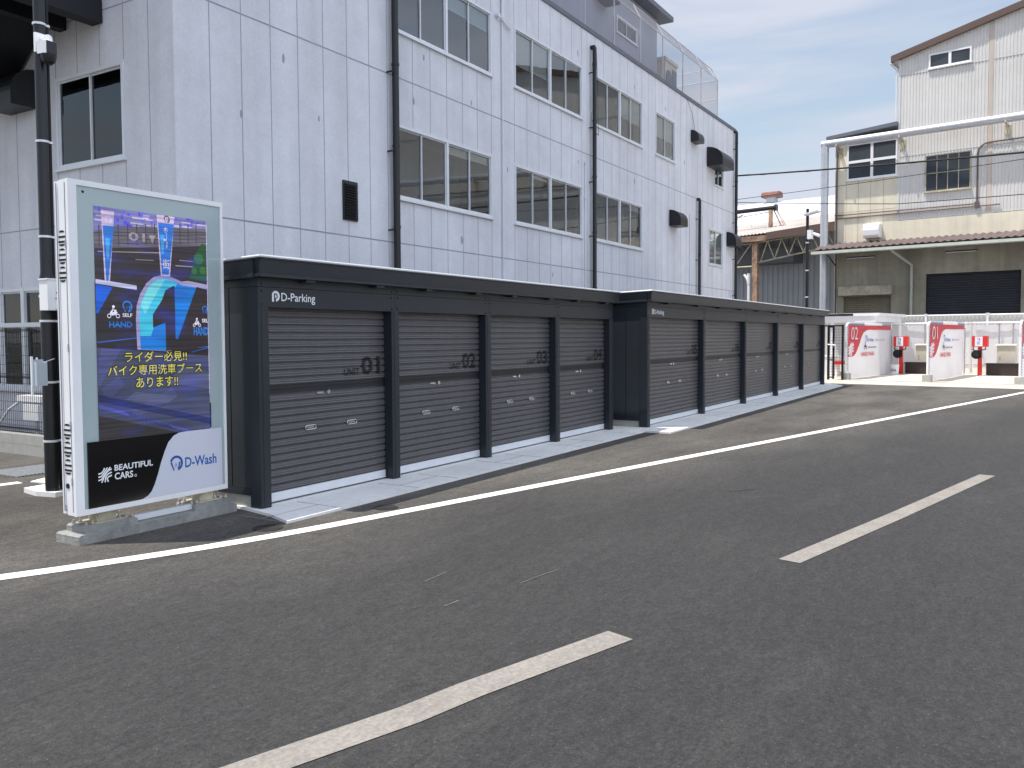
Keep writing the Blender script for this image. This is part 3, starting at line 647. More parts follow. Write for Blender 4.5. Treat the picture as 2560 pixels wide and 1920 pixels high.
# brochure holder strapped to the pole
B = thing('brochure_holder', (4.60, 8.3, 1.12), 'clear acrylic brochure holder with white post beside the black pole', 'brochure holder')
q = MB(); q.box(4.555, 4.66, 8.20, 8.204, 1.15, 1.37); q.box(4.555, 4.66, 8.27, 8.274, 1.15, 1.40); q.box(4.555, 4.559, 8.204, 8.27, 1.15, 1.38); q.box(4.656, 4.66, 8.204, 8.27, 1.15, 1.38); q.box(4.555, 4.66, 8.2, 8.274, 1.145, 1.15)
q.build('tray', M['acrylic'], B)
q = MB(); q.box(4.535, 4.553, 8.255, 8.275, 1.05, 1.43); q.box(4.60, 4.612, 8.275, 8.29, 1.35, 1.42); q.build('post', M['white_paint'], B)
q = MB(); q.tube([(4.65, 8.25, 1.37), (4.86, 8.42, 1.40)], .005, 5); q.build('tie', M['alu'], B)

# ------------------------------------------------------------------ left yard: low wall and mesh fence
FX = 6.37
q = MB()
for k in range(11):
    y0 = 11.34+k*.80; q.box(FX, FX+.12, y0, y0+.796, -.02, .139); q.box(FX, FX+.12, y0, y0+.796, .142, .281)
tag(q.build('block_wall', M['concrete']), 'low grey concrete block wall under the black mesh fence', 'wall')
Fn = thing('mesh_fence', (FX+.06, 11.4, .28), 'black welded mesh fence on the low block wall', 'fence')
q = MB(); y = 11.45
while y < 19.5: q.box(FX+.058, FX+.062, y, y+.004, .30, 1.74); y += .05
z_ = .33
while z_ < 1.75: q.box(FX+.054, FX+.058, 11.42, 19.5, z_, z_+.005); z_ += .13
for zz in (.34, 1.05, 1.70):
    y = 11.45
    while y < 19.5: q.tube([(FX+.06, y, zz), (FX+.0, y+.025, zz+.035), (FX+.06, y+.05, zz+.07)], .003, 4, False); y += .05
q.build('mesh_panel', M['black_metal'], Fn)
for y in (11.42, 13.42, 15.42, 17.42): q = MB(); q.box(FX+.066, FX+.116, y-.025, y+.025, .26, 1.80); q.build('post', M['black_metal'], Fn)
U = thing('utility_box', (7.2, 13.0, 0), 'white utility box on pipes behind the mesh fence', 'utility box')
q = MB(); q.box(7.12, 7.30, 12.75, 13.40, .64, .73); q.box(7.1, 7.32, 12.78, 13.2, .36, .60); q.build('box', M['white_paint'], U)
q = MB(); q.tube([(7.2, 13.0, 0), (7.2, 13.0, .36)], .03, 8); q.tube([(7.2, 12.7, 0), (7.2, 12.7, 1.15)], .025, 8); q.tube([(7.15, 13.35, .64), (7.1, 13.6, .5), (7.1, 13.9, .25), (7.1, 14.4, .2)], .018, 6); q.build('pipe', M['vinyl'], U)
# galvanised drain grate and concrete strip on the left
q = MB()
for k in range(17): q.box(5.28+k*.045, 5.292+k*.045, 9.95, 10.65, .002, .016)
for k in range(8): q.box(5.26, 6.03, 9.95+k*.1, 9.958+k*.1, .001, .013)
tag(q.build('drain_grate', M['galv']), 'galvanised drain grate in the asphalt behind the display', 'drain grate')
slab('concrete_pad', [(5.17, 9.50), (5.20, 9.25), (5.60, 9.25), (5.60, 9.60), (5.42, 9.62)], -.02, .012, M['pale_concrete'])

# ------------------------------------------------------------------ long office building
YB, XL, XR, ZT = 10.6, 7.99, 35.02, 10.13
O = thing('office_building', (XL, YB, 0), 'long three-storey office building with pale panel walls behind the garages', 'building')
def wall_holes(mb, a0, a1, z0, z1, holes, fn):
    xs = sorted({a0, a1, *[h for H_ in holes for h in H_[:2]]}); zs = sorted({z0, z1, *[h for H_ in holes for h in H_[2:]]})
    for i in range(len(xs)-1):
        for k in range(len(zs)-1):
            cx_, cz = (xs[i]+xs[i+1])/2, (zs[k]+zs[k+1])/2
            if any(h[0] < cx_ < h[1] and h[2] < cz < h[3] for h in holes): continue
            mb.poly([fn(xs[i], 0, zs[k]), fn(xs[i+1], 0, zs[k]), fn(xs[i+1], 0, zs[k+1]), fn(xs[i], 0, zs[k+1])])
fF = lambda a, d, z: (a, YB-d, z)                            # street front: d = outwards
fL = lambda a, d, z: (XL-d, a, z)                            # left wall
def wbox(mb, fn, a0, a1, d0, d1, z0, z1):
    p, r = fn(a0, d0, z0), fn(a1, d1, z1); mb.box(p[0], r[0], p[1], r[1], p[2], r[2])
#         a0     a1    z0   z1  panes blinds (share of height per pane)
WF = [(12.95, 16.41, 4.31, 5.74, 4, (0, 0, .10, .10)), (12.95, 16.41, 7.53, 8.95, 4, (0, 0, .22, .26)),
      (17.42, 20.97, 4.31, 5.71, 4, (0, .05, 0, 0)), (17.42, 20.97, 7.54, 8.95, 4, (.55, .55, 0, 0)),
      (21.80, 25.18, 4.32, 5.72, 4, (0, 0, 0, .1)), (21.80, 25.18, 7.55, 8.95, 4, (0, 0, .48, .5)),
      (26.29, 28.05, 7.55, 8.95, 2, (.5, .5)), (31.70, 33.42, 4.34, 5.72, 2, (1, 1)), (32.32, 33.46, 7.44, 8.50, 2, (0, 0))]
WL = [(11.78, 13.56, 4.34, 5.79, 2, (0, 0)), (13.0, 17.9, .73, 2.46, 4, (0, 0, 0, 0))]
w = MB()
wall_holes(w, XL, XR, -.05, ZT-.12, [h[:4] for h in WF], fF)
wall_holes(w, YB, 26, -.05, ZT-.12, [h[:4] for h in WL], fL)
w.poly([(XR, YB, -.05), (XR, 26, -.05), (XR, 26, ZT-.12), (XR, YB, ZT-.12)]); w.poly([(XL, 26, -.05), (XL, 26, ZT-.12), (XR, 26, ZT-.12), (XR, 26, -.05)])
w.build('wall', M['paint_wall'], O)
q = MB(); q.box(XL-.03, XR+.03, YB-.035, YB+.20, ZT-.12, ZT); q.box(XL-.03, XL+.2, YB+.2, 26, ZT-.12, ZT); q.box(XR-.2, XR+.03, YB+.2, 26, ZT-.12, ZT); q.build('parapet_cap', M['cap'], O)
q = MB(); q.poly([(XL, YB+.02, ZT-.3), (XR, YB+.02, ZT-.3), (XR, 26, ZT-.3), (XL, 26, ZT-.3)]); q.build('roof', M['concrete'], O)
# sealed joints between the wall panels
jn = MB(); jw = .0075
fx = [8.62+.6*k for k in range(7)]+[12.74]+[12.95+.577*k for k in range(1, 7)]+[16.82]+[17.42+.592*k for k in range(0, 7)]+[21.3]+[21.8+.563*k for k in range(0, 7)]+[25.7, 26.3]+[26.88+.588*k for k in range(14)]
def vstrip(fn, a, holes):
    segs = [(2.2, ZT-.12)]
    for h in holes:
        if h[0]-.02 < a < h[1]+.02: segs = [s for lo, hi in segs for s in ((lo, min(hi, h[2]-.03)), (max(lo, h[3]+.03), hi)) if s[1]-s[0] > .03]
    for lo, hi in segs: wbox(jn, fn, a-jw, a+jw, -.004, .0018, lo, hi)
for a in fx: vstrip(fF, a, WF)
for k in range(20): vstrip(fL, 11.17+.6*k, WL)
for z_ in (3.445, 6.65): wbox(jn, fF, XL+.0025, XR-.0025, -.004, .0024, z_-.012, z_+.012); wbox(jn, fL, YB+.0025, 26, -.004, .0024, z_-.009, z_+.009)
jn.build('panel_joint', M['joint'], O)
q = MB(); rr2 = random.Random(5)
for a, z_ in ((13.55, 6.3), (15.6, 6.75), (17.1, 5.55), (20.75, 9.25), (20.75, 6.35), (24.6, 9.3), (24.6, 6.4), (29.0, 7.75), (10.1, 6.2), (9.2, 5.1), (10.9, 5.4), (15.2, 3.7), (13.9, 5.95+1.3), (19.3, 3.2), (27.2, 9.2)):
    k = rr2.uniform(.6, 1.2); q = MB(); q.poly([fF(a+k*.035*math.cos(t)*rr2.uniform(.6, 1.2), .0015, z_+k*.09*math.sin(t)*rr2.uniform(.6, 1.2)) for t in [i*.63 for i in range(10)]]); q.build('stain', M['joint'], O)
def window(h, fn, parent, gm='glass', sill=True, fm='alu'):
    a0, a1, z0, z1, n, bl = h; f = MB(); b = .045
    for (p, r, s, t_) in ((a0, a1, z1-b, z1), (a0, a1, z0, z0+b), (a0, a0+b, z0+b, z1-b), (a1-b, a1, z0+b, z1-b)): wbox(f, fn, p, r, -.07, .022, s, t_)
    if n == 4: mdl = (a0+a1)/2; wbox(f, fn, mdl-.035, mdl+.035, -.069, .020, z0+b, z1-b); halves = [(a0+b, mdl-.035), (mdl+.035, a1-b)]
    else: halves = [(a0+b, a1-b)]
    panes = []; s = .026
    for (p, r) in halves:
        m_ = (p+r)/2
        for (c, d, dep) in ((p, m_+s/2, -.030), (m_-s/2, r, -.010)):
            for (e, g_, u, v) in ((c, d, z1-b-s, z1-b), (c, d, z0+b, z0+b+s*1.4), (c, c+s, z0+b+s*1.4, z1-b-s), (d-s, d, z0+b+s*1.4, z1-b-s)): wbox(f, fn, e, g_, dep-.018, dep, u, v)
            panes.append((c+s, d-s, dep-.012))
    if sill: wbox(f, fn, a0-.03, a1+.03, -.02, .055, z0-.034, z0-.001)
    fo = f.build('window', M[fm], parent)
    gl = MB()
    for c, d, dep in panes:
        P4 = [Vector(fn(*p)) for p in ((c, dep, z0+b+s*1.4), (d, dep, z0+b+s*1.4), (d, dep, z1-b-s), (c, dep, z1-b-s))]
        nrm = (P4[1]-P4[0]).cross(P4[2]-P4[1]); ow = Vector(fn(c, 1, z0))-Vector(fn(c, 0, z0))
        gl.poly(P4 if nrm.dot(ow) > 0 else P4[::-1])
    gl.build('pane', M[gm], fo)
    if any(bl):
        bm_ = MB()
        for (c, d, dep), k in zip(panes, bl):
            if k > 0:
                z_ = z1-b-s; zb = z_-(z1-z0-2*b)*k
                while z_ > zb: wbox(bm_, fn, c-.01, d+.01, dep-.085, dep-.055, z_-.017, z_-.002); z_ -= .025
                wbox(bm_, fn, c-.01, d+.01, dep-.09, dep-.05, zb-.02, zb)
        bm_.build('blind', M['blind'], fo)
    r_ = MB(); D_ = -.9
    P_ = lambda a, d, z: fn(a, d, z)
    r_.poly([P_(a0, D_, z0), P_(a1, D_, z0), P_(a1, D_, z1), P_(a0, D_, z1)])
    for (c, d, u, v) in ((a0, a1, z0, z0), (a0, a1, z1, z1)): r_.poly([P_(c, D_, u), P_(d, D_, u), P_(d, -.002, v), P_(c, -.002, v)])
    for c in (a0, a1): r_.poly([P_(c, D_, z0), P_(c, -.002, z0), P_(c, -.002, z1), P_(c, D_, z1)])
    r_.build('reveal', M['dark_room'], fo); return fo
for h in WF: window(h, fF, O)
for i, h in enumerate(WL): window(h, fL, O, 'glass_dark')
q = MB(); wbox(q, fL, 13.0, 17.9, -.02, .028, 1.80, 1.88); wbox(q, fL, 14.66, 14.76, -.02, .032, .73, 2.46); q.build('transom', M['alu'], O)
# downpipes
def downpipe(x, zt_, zb, r=.06, elbow=True):
    q = MB(); d = .11
    pts = [(x, YB-.0, zt_), (x, YB-d*.75, zt_), (x, YB-d, zt_-.05)] if elbow else [(x, YB-d, zt_)]
    q.tube(pts+[(x, YB-d, zb)], r, 14)
    z_ = zt_-.5
    while z_ > zb: q.tube([(x, YB-d, z_), (x, YB-d, z_+.05)], r*1.13, 14); z_ -= 1.55
    dp = q.build('downpipe', M['black_metal'], O, smooth=True)
    z_ = zt_-.75
    while z_ > zb: q = MB(); q.box(x-.14, x-.125, YB-d-.02, YB, z_, z_+.03); q.box(x-.14, x-.03, YB-d-.012, YB-d+.012, z_+.005, z_+.022); z_ -= 1.5; q.build('bracket', M['black_metal'], dp)
downpipe(12.86, 10.4, .2, .068, False); downpipe(21.55, 9.63, .2); downpipe(30.36, 6.62, .2, .055); downpipe(34.86, 9.98, .2)
CN = lambda m_: m_.build('conduit', M['alu'], O, smooth=True)
q = MB(); q.tube([(16.86, YB-.02, 10.0), (16.86, YB-.025, 8.95), (16.86, YB-.025, 2.2)], .014, 6); q.tube([(16.86, YB-.03, 9.9), (16.86, YB-.03, 8.97)], .03, 8); q.tube([(16.65, YB-.08, 8.95), (16.9, YB-.05, 8.88), (17.2, YB-.05, 8.8)], .022, 6); q.disc((16.62, YB-.03, 8.95), .05, (0, -1, 0), .08, 10); CN(q)
q = MB(); q.tube([(21.14, YB-.02, 6.35), (21.14, YB-.02, 2.2)], .016, 6); q.disc((21.14, YB, 6.38), .05, (0, -1, 0), .05, 10); q.box(21.11, 21.17, YB-.04, YB, 5.4, 5.5); CN(q)
q = MB(); q.tube([(29.56, YB-.02, 6.0), (29.56, YB-.02, 2.2)], .016, 6); CN(q); q = MB(); q.tube([(30.95, YB-.02, 6.1), (30.95, YB-.02, 2.2)], .016, 6); CN(q); q = MB(); q.tube([(34.3, YB-.02, 3.4), (34.3, YB-.02, 2.2)], .016, 6); q.tube([(34.45, YB-.02, 3.4), (34.45, YB-.02, 2.2)], .016, 6); q.tube([(34.3, YB-.02, 3.4), (34.45, YB-.02, 3.4)], .016, 6)
CN(q)
q = MB(); q.tube([(21.57, YB-.16, 9.5), (21.72, YB-.13, 8.4), (21.75, YB-.12, 7.6), (21.6, YB-.2, 7.2), (21.3, YB-.12, 7.35), (21.33, YB-.12, 7.8)], .006, 4); q.tube([(29.1, YB-.05, 10.0), (29.7, YB-.04, 9.6), (29.95, YB-.04, 9.15), (29.85, YB-.04, 8.95)], .006, 4); q.build('cable', M['rubber'], O)
def hood(fn, a0, a1, z0, z1, d, parent):
    q = MB(); pr = [(0, z0), (0, z1)]+[(d*math.sin(math.radians(t)), z0+(z1-z0)*(.35+.65*math.cos(math.radians(t)))) for t in range(10, 91, 10)]+[(d, z0)]
    q.prism([(p[0], p[1]) for p in pr], lambda d_, z_, t: fn(t, d_, z_), a0, a1)
    return q.build('vent_hood', M['black_metal'], parent)
hood(fF, 29.66, 30.28, 8.60, 9.02, .30, O); hood(fF, 31.44, 32.85, 8.02, 8.74, .62, O); hood(fF, 27.56, 28.25, 5.35, 5.90, .42, O); hood(fF, 33.92, 34.66, 5.22, 5.80, .40, O); hood(fL, 14.15, 14.95, 5.42, 6.05, .42, O)
q = MB(); q.box(11.46, 11.84, YB-.03, YB, 3.72, 4.43)
for k in range(14): q.prism([(0, 0), (-.03, -.022), (-.034, -.018), (-.004, .004)], lambda d_, z_, t: (t, YB-.03+d_, 3.775+k*.046+z_), 11.49, 11.81)
q.build('louvre', M['black_metal'], O)
# rooftop room
PY, PX0, PX1, PZ = 11.9, 14.0, 29.65, 13.15
fPn = lambda a, d, z: (a, PY-d, z)
WP = [(26.10, 27.80, 11.68, 12.24, 2, (0, 0)), (21.8, 23.4, 11.9, 12.7, 2, (0, 0))]
q = MB(); wall_holes(q, PX0, PX1, ZT-.3, PZ, [h[:4] for h in WP], fPn); q.poly([(PX1, PY, ZT-.3), (PX1, 18, ZT-.3), (PX1, 18, PZ), (PX1, PY, PZ)]); q.poly([(PX0, PY, ZT-.3), (PX0, 18, ZT-.3), (PX0, 18, PZ), (PX0, PY, PZ)])
q.build('rooftop_wall', mat('grey_painted_wall', S(168, 172, 184), .8, noise=(1, .06), streak=(2, .12)), O)
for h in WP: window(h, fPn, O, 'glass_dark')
q = MB(); q.box(PX0-.4, PX1+.5, PY-.45, 18.5, PZ, PZ+.17); q.build('rooftop_slab', M['cap'], O)
q = MB(); q.prism([(29.0, PZ+.17), (29.9, PZ+.17), (29.7, PZ+.62), (29.15, PZ+.62)], lambda a, b, t: (a, t, b), 12.2, 13.0); q.build('roof_ventilator', M['white_paint'], O)
hood(fPn, 24.4, 25.3, 12.2, 12.75, .5, O)

# chain-link fence along the roof edge
RF = thing('rooftop_fence', (12, YB+.2, ZT), 'chain-link fence with leaning top along the office roof edge', 'fence')
posts = [33.29-1.955*k for k in range(12)]; fy = YB+.2; zb, zk, ztp, lean = ZT+.03, ZT+1.6, ZT+2.06, .24
for x in posts:
    q = MB(); q.tube([(x, fy, ZT-.02), (x, fy, zk), (x, fy+lean, ztp)], .024, 6); q.build('post', M['fence_post'], RF)
q = MB()
for yy, zz in ((fy, zk), (fy+lean, ztp)): q.tube([(posts[-1], yy, zz), (posts[0], yy, zz)], .017, 6)
q.tube([(posts[0], fy, zk), (posts[0], 17, zk)], .017, 6); q.tube([(posts[0], fy, ZT+.85), (posts[0], 17, ZT+.85)], .017, 6); q.tube([(posts[0], fy+lean, ztp), (posts[0], 17, ztp)], .017, 6)
q.build('rail', M['fence_post'], RF)
q = MB(); x0, x1, H = posts[-1], posts[0], zk-zb
def wire(p, r): 
    p, r = Vector(p), Vector(r); d = (r-p).normalized(); a = d.cross(Vector((0, 1, 0))).normalized()*.0032; b = Vector((0, .0032, 0))
    q.add([p+a, p-a*.5+b, p-a*.5-b, r+a, r-a*.5+b, r-a*.5-b], [(0, 1, 4, 3), (1, 2, 5, 4), (2, 0, 3, 5)])
x = x0-H
while x < x1:
    for sg in (1, -1):
        a, b = (x, x+H) if sg > 0 else (x+H, x)             # x at the bottom and at the top
        pts_ = []
        lo, hi = 0, 1
        def xa(t): return a+(b-a)*t
        ts = sorted([(x0-a)/(b-a), (x1-a)/(b-a)]); lo = max(0, ts[0]); hi = min(1, ts[1])
        if hi > lo: wire((xa(lo), fy+.03*0, zb+H*lo), (xa(hi), fy, zb+H*hi))
        if x0 < b < x1-.5 and x0+.5 < b: wire((b, fy, zk), (b+sg*.46, fy+lean, ztp))
    x += .085
y = fy-H
while y < 16:
    for sg in (1, -1):
        a, b = (y, y+H) if sg > 0 else (y+H, y); ts = sorted([(fy-a)/(b-a), (16-a)/(b-a)]); lo = max(0, ts[0]); hi = min(1, ts[1])
        if hi > lo:
            p, r = Vector((x1, a+(b-a)*lo, zb+H*lo)), Vector((x1, a+(b-a)*hi, zb+H*hi)); dd = (r-p).normalized(); u_ = dd.cross(Vector((1, 0, 0)))*.0028; v_ = Vector((.0028, 0, 0))
            q.add([p+u_, p-u_*.5+v_, p-u_*.5-v_, r+u_, r-u_*.5+v_, r-u_*.5-v_], [(0, 1, 4, 3), (1, 2, 5, 4), (2, 0, 3, 5)])
    y += .085
q.build('mesh_panel', M['fence_wire'], RF)
AC = thing('air_conditioner', (30.4, 12.0, ZT-.3), 'white air conditioner unit on the office roof behind the chain-link fence', 'air conditioner')
q = MB(); q.box(29.95, 31.15, 11.7, 12.15, 10.3, 11.92); q.box(29.9, 31.2, 11.65, 12.2, 11.78, 11.9); q.m = 1; q.disc((30.3, 11.7, 11.2), .28, (0, -1, 0), .03, 20); q.box(30.65, 31.1, 11.68, 11.70, 10.9, 11.6); q.build('casing', [M['beige_box'], M['cap']], AC)

# dark steel stair landing above the left yard
ST = thing('steel_landing', (7.0, 13.0, 5.0), 'dark steel stair landing fixed to the left office wall overhead', 'stair landing')
q = MB(); q.box(6.0, XL-.012, 12.26, 12.52, 6.45, 6.80); q.box(6.0, XL-.012, 12.36, 12.42, 6.80, 7.35); q.box(6.0, XL-.012, 13.22, 13.40, 6.52, 6.86); q.box(6.0, 6.15, 12.52, 22, 6.5, 6.86); q.build('beam', M['dark_steel'], ST)
q = MB(); q.box(6.0, XL-.012, 12.30, 22, 6.862, 6.93); q.build('deck', M['dark_steel'], ST)
q = MB(); q.box(6.35, XL-.012, 10.6, 16, 9.3, 9.36); q.build('roof', M['dark_steel'], ST)  # unseen slab added above the frame to keep sun off the left wall
q = MB(); q.prism([(13.5, 6.86), (13.9, 6.55), (14.1, 6.41), (14.62, 6.01), (15.08, 5.91), (19, 4.3), (19, 6.86)], lambda a, b, t: (t, a, b), 7.2, 7.94); q.build('stringer', M['dark_steel'], ST)

# ------------------------------------------------------------------ the far end of the lane is turned by PHI: local u = depth, l = leftwards
PHI = -.1353; T = Matrix.Rotation(PHI, 4, 'Z')
def RT(u, l, z=0): return T @ Vector((u, l, z))
def rthing(name, u, l, z, label, cat, group=None): return thing(name, RT(u, l, z), label, cat, group)
struct_pad = MB(T); struct_pad.prism([(28.25, 9.6), (28.25, -20), (38.9, -20), (38.9, 14.5), (29.2, 14.5), (29.2, 10.3)], lambda a, b, t: (a, b, t), -.05, .012); struct(struct_pad.build('wash_floor', M['warm_concrete']))
q = MB(T); q.box(29.3, 30.25, -20, 10.2, .0125, .018); q.box(30.3, 38.8, -20, 10.0, .0125, .035); struct(q.build('wash_slab', M['warm_concrete']))
q = MB(T)
for k in range(30): q.box(28.3, 29.28, 9.5-k*.9, 9.508-k*.9, .012, .0135)
struct(q.build('wash_floor_joint', M['groove']))

# factory
FA = rthing('factory_building', 44, 8, 0, 'tall factory with white corrugated gable wall, beige base and long silver duct', 'building')
UW = 44.0
fW = lambda a, d, z: (UW-d, a, z)
def holes_wall(T_, a0, a1, z0, z1, holes, fn):
    m = MB(T_); wall_holes(m, a0, a1, z0, z1, holes, fn); return m
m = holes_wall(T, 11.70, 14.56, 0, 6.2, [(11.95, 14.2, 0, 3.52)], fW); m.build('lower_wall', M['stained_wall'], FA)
m = MB(T); wall_holes(m, 11.70, 14.70, 6.2, 11.5, [], fW)
m.poly([(UW, 14.7, 0), (56, 14.7, 0), (56, 14.7, 11.5), (UW, 14.7, 11.5)])
m.box(UW-.006, UW+.1, 14.55, 14.703, 0, 11.5)
m.build('side_wall', M['beige_wall'], FA)
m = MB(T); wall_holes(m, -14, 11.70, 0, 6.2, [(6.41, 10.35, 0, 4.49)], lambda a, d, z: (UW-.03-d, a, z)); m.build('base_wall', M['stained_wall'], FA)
m = MB(T); wall_holes(m, -14, 11.70, 6.2, 7.13, [], lambda a, d, z: (UW-.03-d, a, z)); m.poly([(UW-.03, -14, 7.13), (UW-.03, 11.7, 7.13), (UW+.2, 11.7, 7.13), (UW+.2, -14, 7.13)]); m.poly([(UW-.03, 11.7, 0), (UW+.02, 11.7, 0), (UW+.02, 11.7, 7.13), (UW-.03, 11.7, 7.13)])
m.build('beam_band', M['beige_wall'], FA)
PK, SLP, EV = 0.0, .236, 14.95
roofz = lambda l: EV+SLP*(11.7-PK-abs(l-PK))
m = MB(T); pr = []; l = 11.7
while l > -11.7:
    pr += [(0, l), (0, l-.062), (.02, l-.075), (.02, l-.125)]; l -= .139
m.sheet(pr, lambda d, l_, t: (UW+d, l_, t), 7.16, lambda i: roofz(pr[i][1])-.05)
m.poly([(UW, 11.7, 7.1), (68, 11.7, 7.1), (68, 11.7, EV), (UW, 11.7, EV)]); m.box(UW-.02, UW+.04, 11.64, 11.72, 7.2, EV)
m.build('gable_wall', M['white_corr'], FA)
q = MB(T); q.box(UW-.008, UW+.02, -11.7, 11.64, 14.06, 14.075); q.box(UW-.008, UW+.02, -11.7, 11.64, 10.2, 10.215); q.build('sheet_lap', M['joint'], FA)
q = MB(T); q.box(UW-.012, UW+.02, 7.68, 7.86, 7.2, roofz(7.8)-.1); q.build('stained_sheet', mat('stained_sheet', S(214, 200, 188), .7, noise=(.6, .08), streak=(3, .2)), FA)
m = MB(T)
for sg in (1, -1):
    m.prism([(PK+sg*12.05, roofz(12.05)-.10), (PK, roofz(PK)-.10), (PK, roofz(PK)+.20), (PK+sg*12.05, roofz(12.05)+.20)], lambda a, b, t: (t, a, b), UW-.22, UW-.04)
m.build('verge_board', M['brown_trim'], FA)
m = MB(T)
for sg in (1, -1): m.prism([(PK+sg*12.1, roofz(12.1)+.06), (PK, roofz(PK)+.06), (PK, roofz(PK)+.21), (PK+sg*12.1, roofz(12.1)+.21)], lambda a, b, t: (t, a, b), UW-.04, 68)
m.box(UW-.1, 67, 12.02, 12.16, 14.72, 14.88); m.tube([(UW-.05, 12.05, 14.7), (UW-.03, 11.82, 14.45), (UW-.06, 11.80, 11.9)], .045, 8)
m.build('roof', M['white_roof'], FA)
m = MB(T); m.prism([(15.1, 11.50), (11.71, 11.72), (11.71, 11.90), (15.1, 11.66)], lambda a, b, t: (t, a, b), UW-.25, 56); m.build('side_roof', M['cap'], FA)
q = MB(T); jl = .008
for l_ in (14.15, 13.56, 12.97, 12.36): q.box(UW-.003, UW+.01, l_-jl, l_+jl, 6.1, 9.35); q.box(UW-.003, UW+.01, l_-jl, l_+jl, 4.05, 6.05)
for z_ in (5.05, 7.78, 9.9): q.box(UW-.0035, UW+.01, 11.71, 14.55, z_-jl, z_+jl)
q.build('panel_joint', mat('beige_joint', S(160, 152, 128), .9), FA)
def grid_window(l1, l0, z0, z1, nc, nr, fm, fw, parent, sash=None):
    """window on the factory wall; l1 > l0"""
    f = MB(T); o_ = UW-.06
    f.box(o_, UW+.02, l0, l1, z1-fw, z1); f.box(o_, UW+.02, l0, l1, z0, z0+fw); f.box(o_-.04, UW, l0-.04, l1+.04, z0-.05, z0-.001)
    f.box(o_, UW+.02, l0, l0+fw, z0+fw, z1-fw); f.box(o_, UW+.02, l1-fw, l1, z0+fw, z1-fw)
    W_, H_ = (l1-l0-2*fw)/nc, (z1-z0-2*fw)/nr; th = sash or fw
    for k in range(1, nc): f.box(o_+.004, UW+.02, l0+fw+W_*k-th/2, l0+fw+W_*k+th/2, z0+fw, z1-fw)
    for k in range(1, nr): f.box(o_+.008, UW+.02, l0+fw, l1-fw, z0+fw+H_*k-th/2, z0+fw+H_*k+th/2)
    fo = f.build('window', M[fm], parent)
    p = MB(T); p.box(UW-.03, UW-.026, l0+fw*.5, l1-fw*.5, z0+fw*.5, z1-fw*.5); p.build('pane', M['far_glass'], fo)
M['far_glass'] = mat('dim_window_pane', S(66, 72, 78), .06, noise=(.9, .2), spec=.45)
grid_window(14.11, 11.73, 9.36, 11.14, 2, 2, 'white_paint', .075, FA, .13)
grid_window(10.47, 8.52, 8.38, 10.10, 4, 2, 'rust_pale', .045, FA, .028)
grid_window(10.39, 8.58, 14.16, 14.84, 2, 1, 'white_paint', .07, FA, .12)
# roller doors of the factory
def roller(l1, l0, z0, z1, u, pitch, mname, label):
    prf = []; z = z0
    while z < z1: prf += [(0, z), (.025, z+pitch*.3), (.03, z+pitch*.6), (.0, z+pitch*.95)]; z += pitch
    r = MB(T); r.sheet(prf, lambda d, z_, t: (u+d, t, z_), l0, l1)
    r.poly([(u, l0, 0), (UW-.03, l0, 0), (UW-.03, l0, z1), (u, l0, z1)]); r.poly([(u, l1, 0), (UW-.03, l1, 0), (UW-.03, l1, z1), (u, l1, z1)]); r.poly([(u, l0, z1), (UW-.03, l0, z1), (UW-.03, l1, z1), (u, l1, z1)])
    return r.build('roller_door', M[mname], FA, label)
roller(10.35, 6.41, 0, 4.49, UW+.15, .115, 'black_shutter', 'wide black roller door')
roller(14.2, 11.95, 0, 3.52, UW+.12, .10, 'old_shutter', 'small weathered roller door')
q = MB(T); q.box(UW-.36, UW-.002, 11.86, 14.38, 3.58, 4.0); q.box(UW-.38, UW-.002, 11.84, 14.40, 4.001, 4.03); q.build('door_housing', M['rust_pale'], FA)
# canopy
m = MB(T); pr = []; l = 15.25; k = 0
while l > -14: pr.append((.075 if k % 2 else -.0, l)); l -= .155; k += 1
prs = []
for i, (h_, l_) in enumerate(pr): prs.append((h_, l_))
m.sheet(prs, lambda h_, l_, t: (UW-.01-t*1.75, l_, 6.22-t*.42+h_), 0, 1)
m.build('canopy', M['brown_roof'], FA)
m = MB(T); m.box(UW-1.84, UW-1.72, -14, 15.25, 5.61, 5.745); m.box(UW-1.72, UW-1.70, -14, 15.25, 5.58, 5.74); m.build('gutter', M['pale_green'], FA)
m = MB(T)
m.tube([(UW-1.6, 14.62, 5.72), (UW, 14.62, 5.1)], .03, 6)
for l_ in [15.0-2.4*k for k in range(12)]:
    m.tube([(UW-1.7, l_, 5.74), (UW, l_, 6.16)], .03, 6)
m.box(UW-1.2, UW-1.12, -14, 15.2, 5.80, 5.86); m.build('canopy_bracket', M['dark_steel'], FA)
m = MB(T); m.tube([(UW-1.7, 11.55, 5.7), (UW-1.5, 11.5, 5.55), (UW-.25, 10.95, 4.95), (UW-.15, 10.98, 4.8), (UW-.15, 10.98, 0)], .06, 10); m.build('downpipe', M['pale_green'], FA, smooth=True)
for a, b in ((13.82, 12.5), (9.35, 8.04), (3.2, 1.9)):
    m = MB(T); m.m = 0; m.box(UW-.9, UW-.75, b, a, 5.40, 5.46); m.m = 1; m.box(UW-.88, UW-.77, b+.03, a-.03, 5.375, 5.399); m.build('strip_lamp', [M['black_metal'], M['white_paint']], FA)
m = MB(T); pr = [(0, 6.38), (.42, 6.38), (.52, 6.5), (.55, 6.75), (.50, 6.95), (.40, 7.06), (0, 7.06)]; m.prism(pr, lambda d, z, t: (UW-d, t, z), 12.42, 13.16); m.build('vent_hood', M['white_paint'], FA, 'white rounded vent hood')
m = MB(T); c_l = 8.24
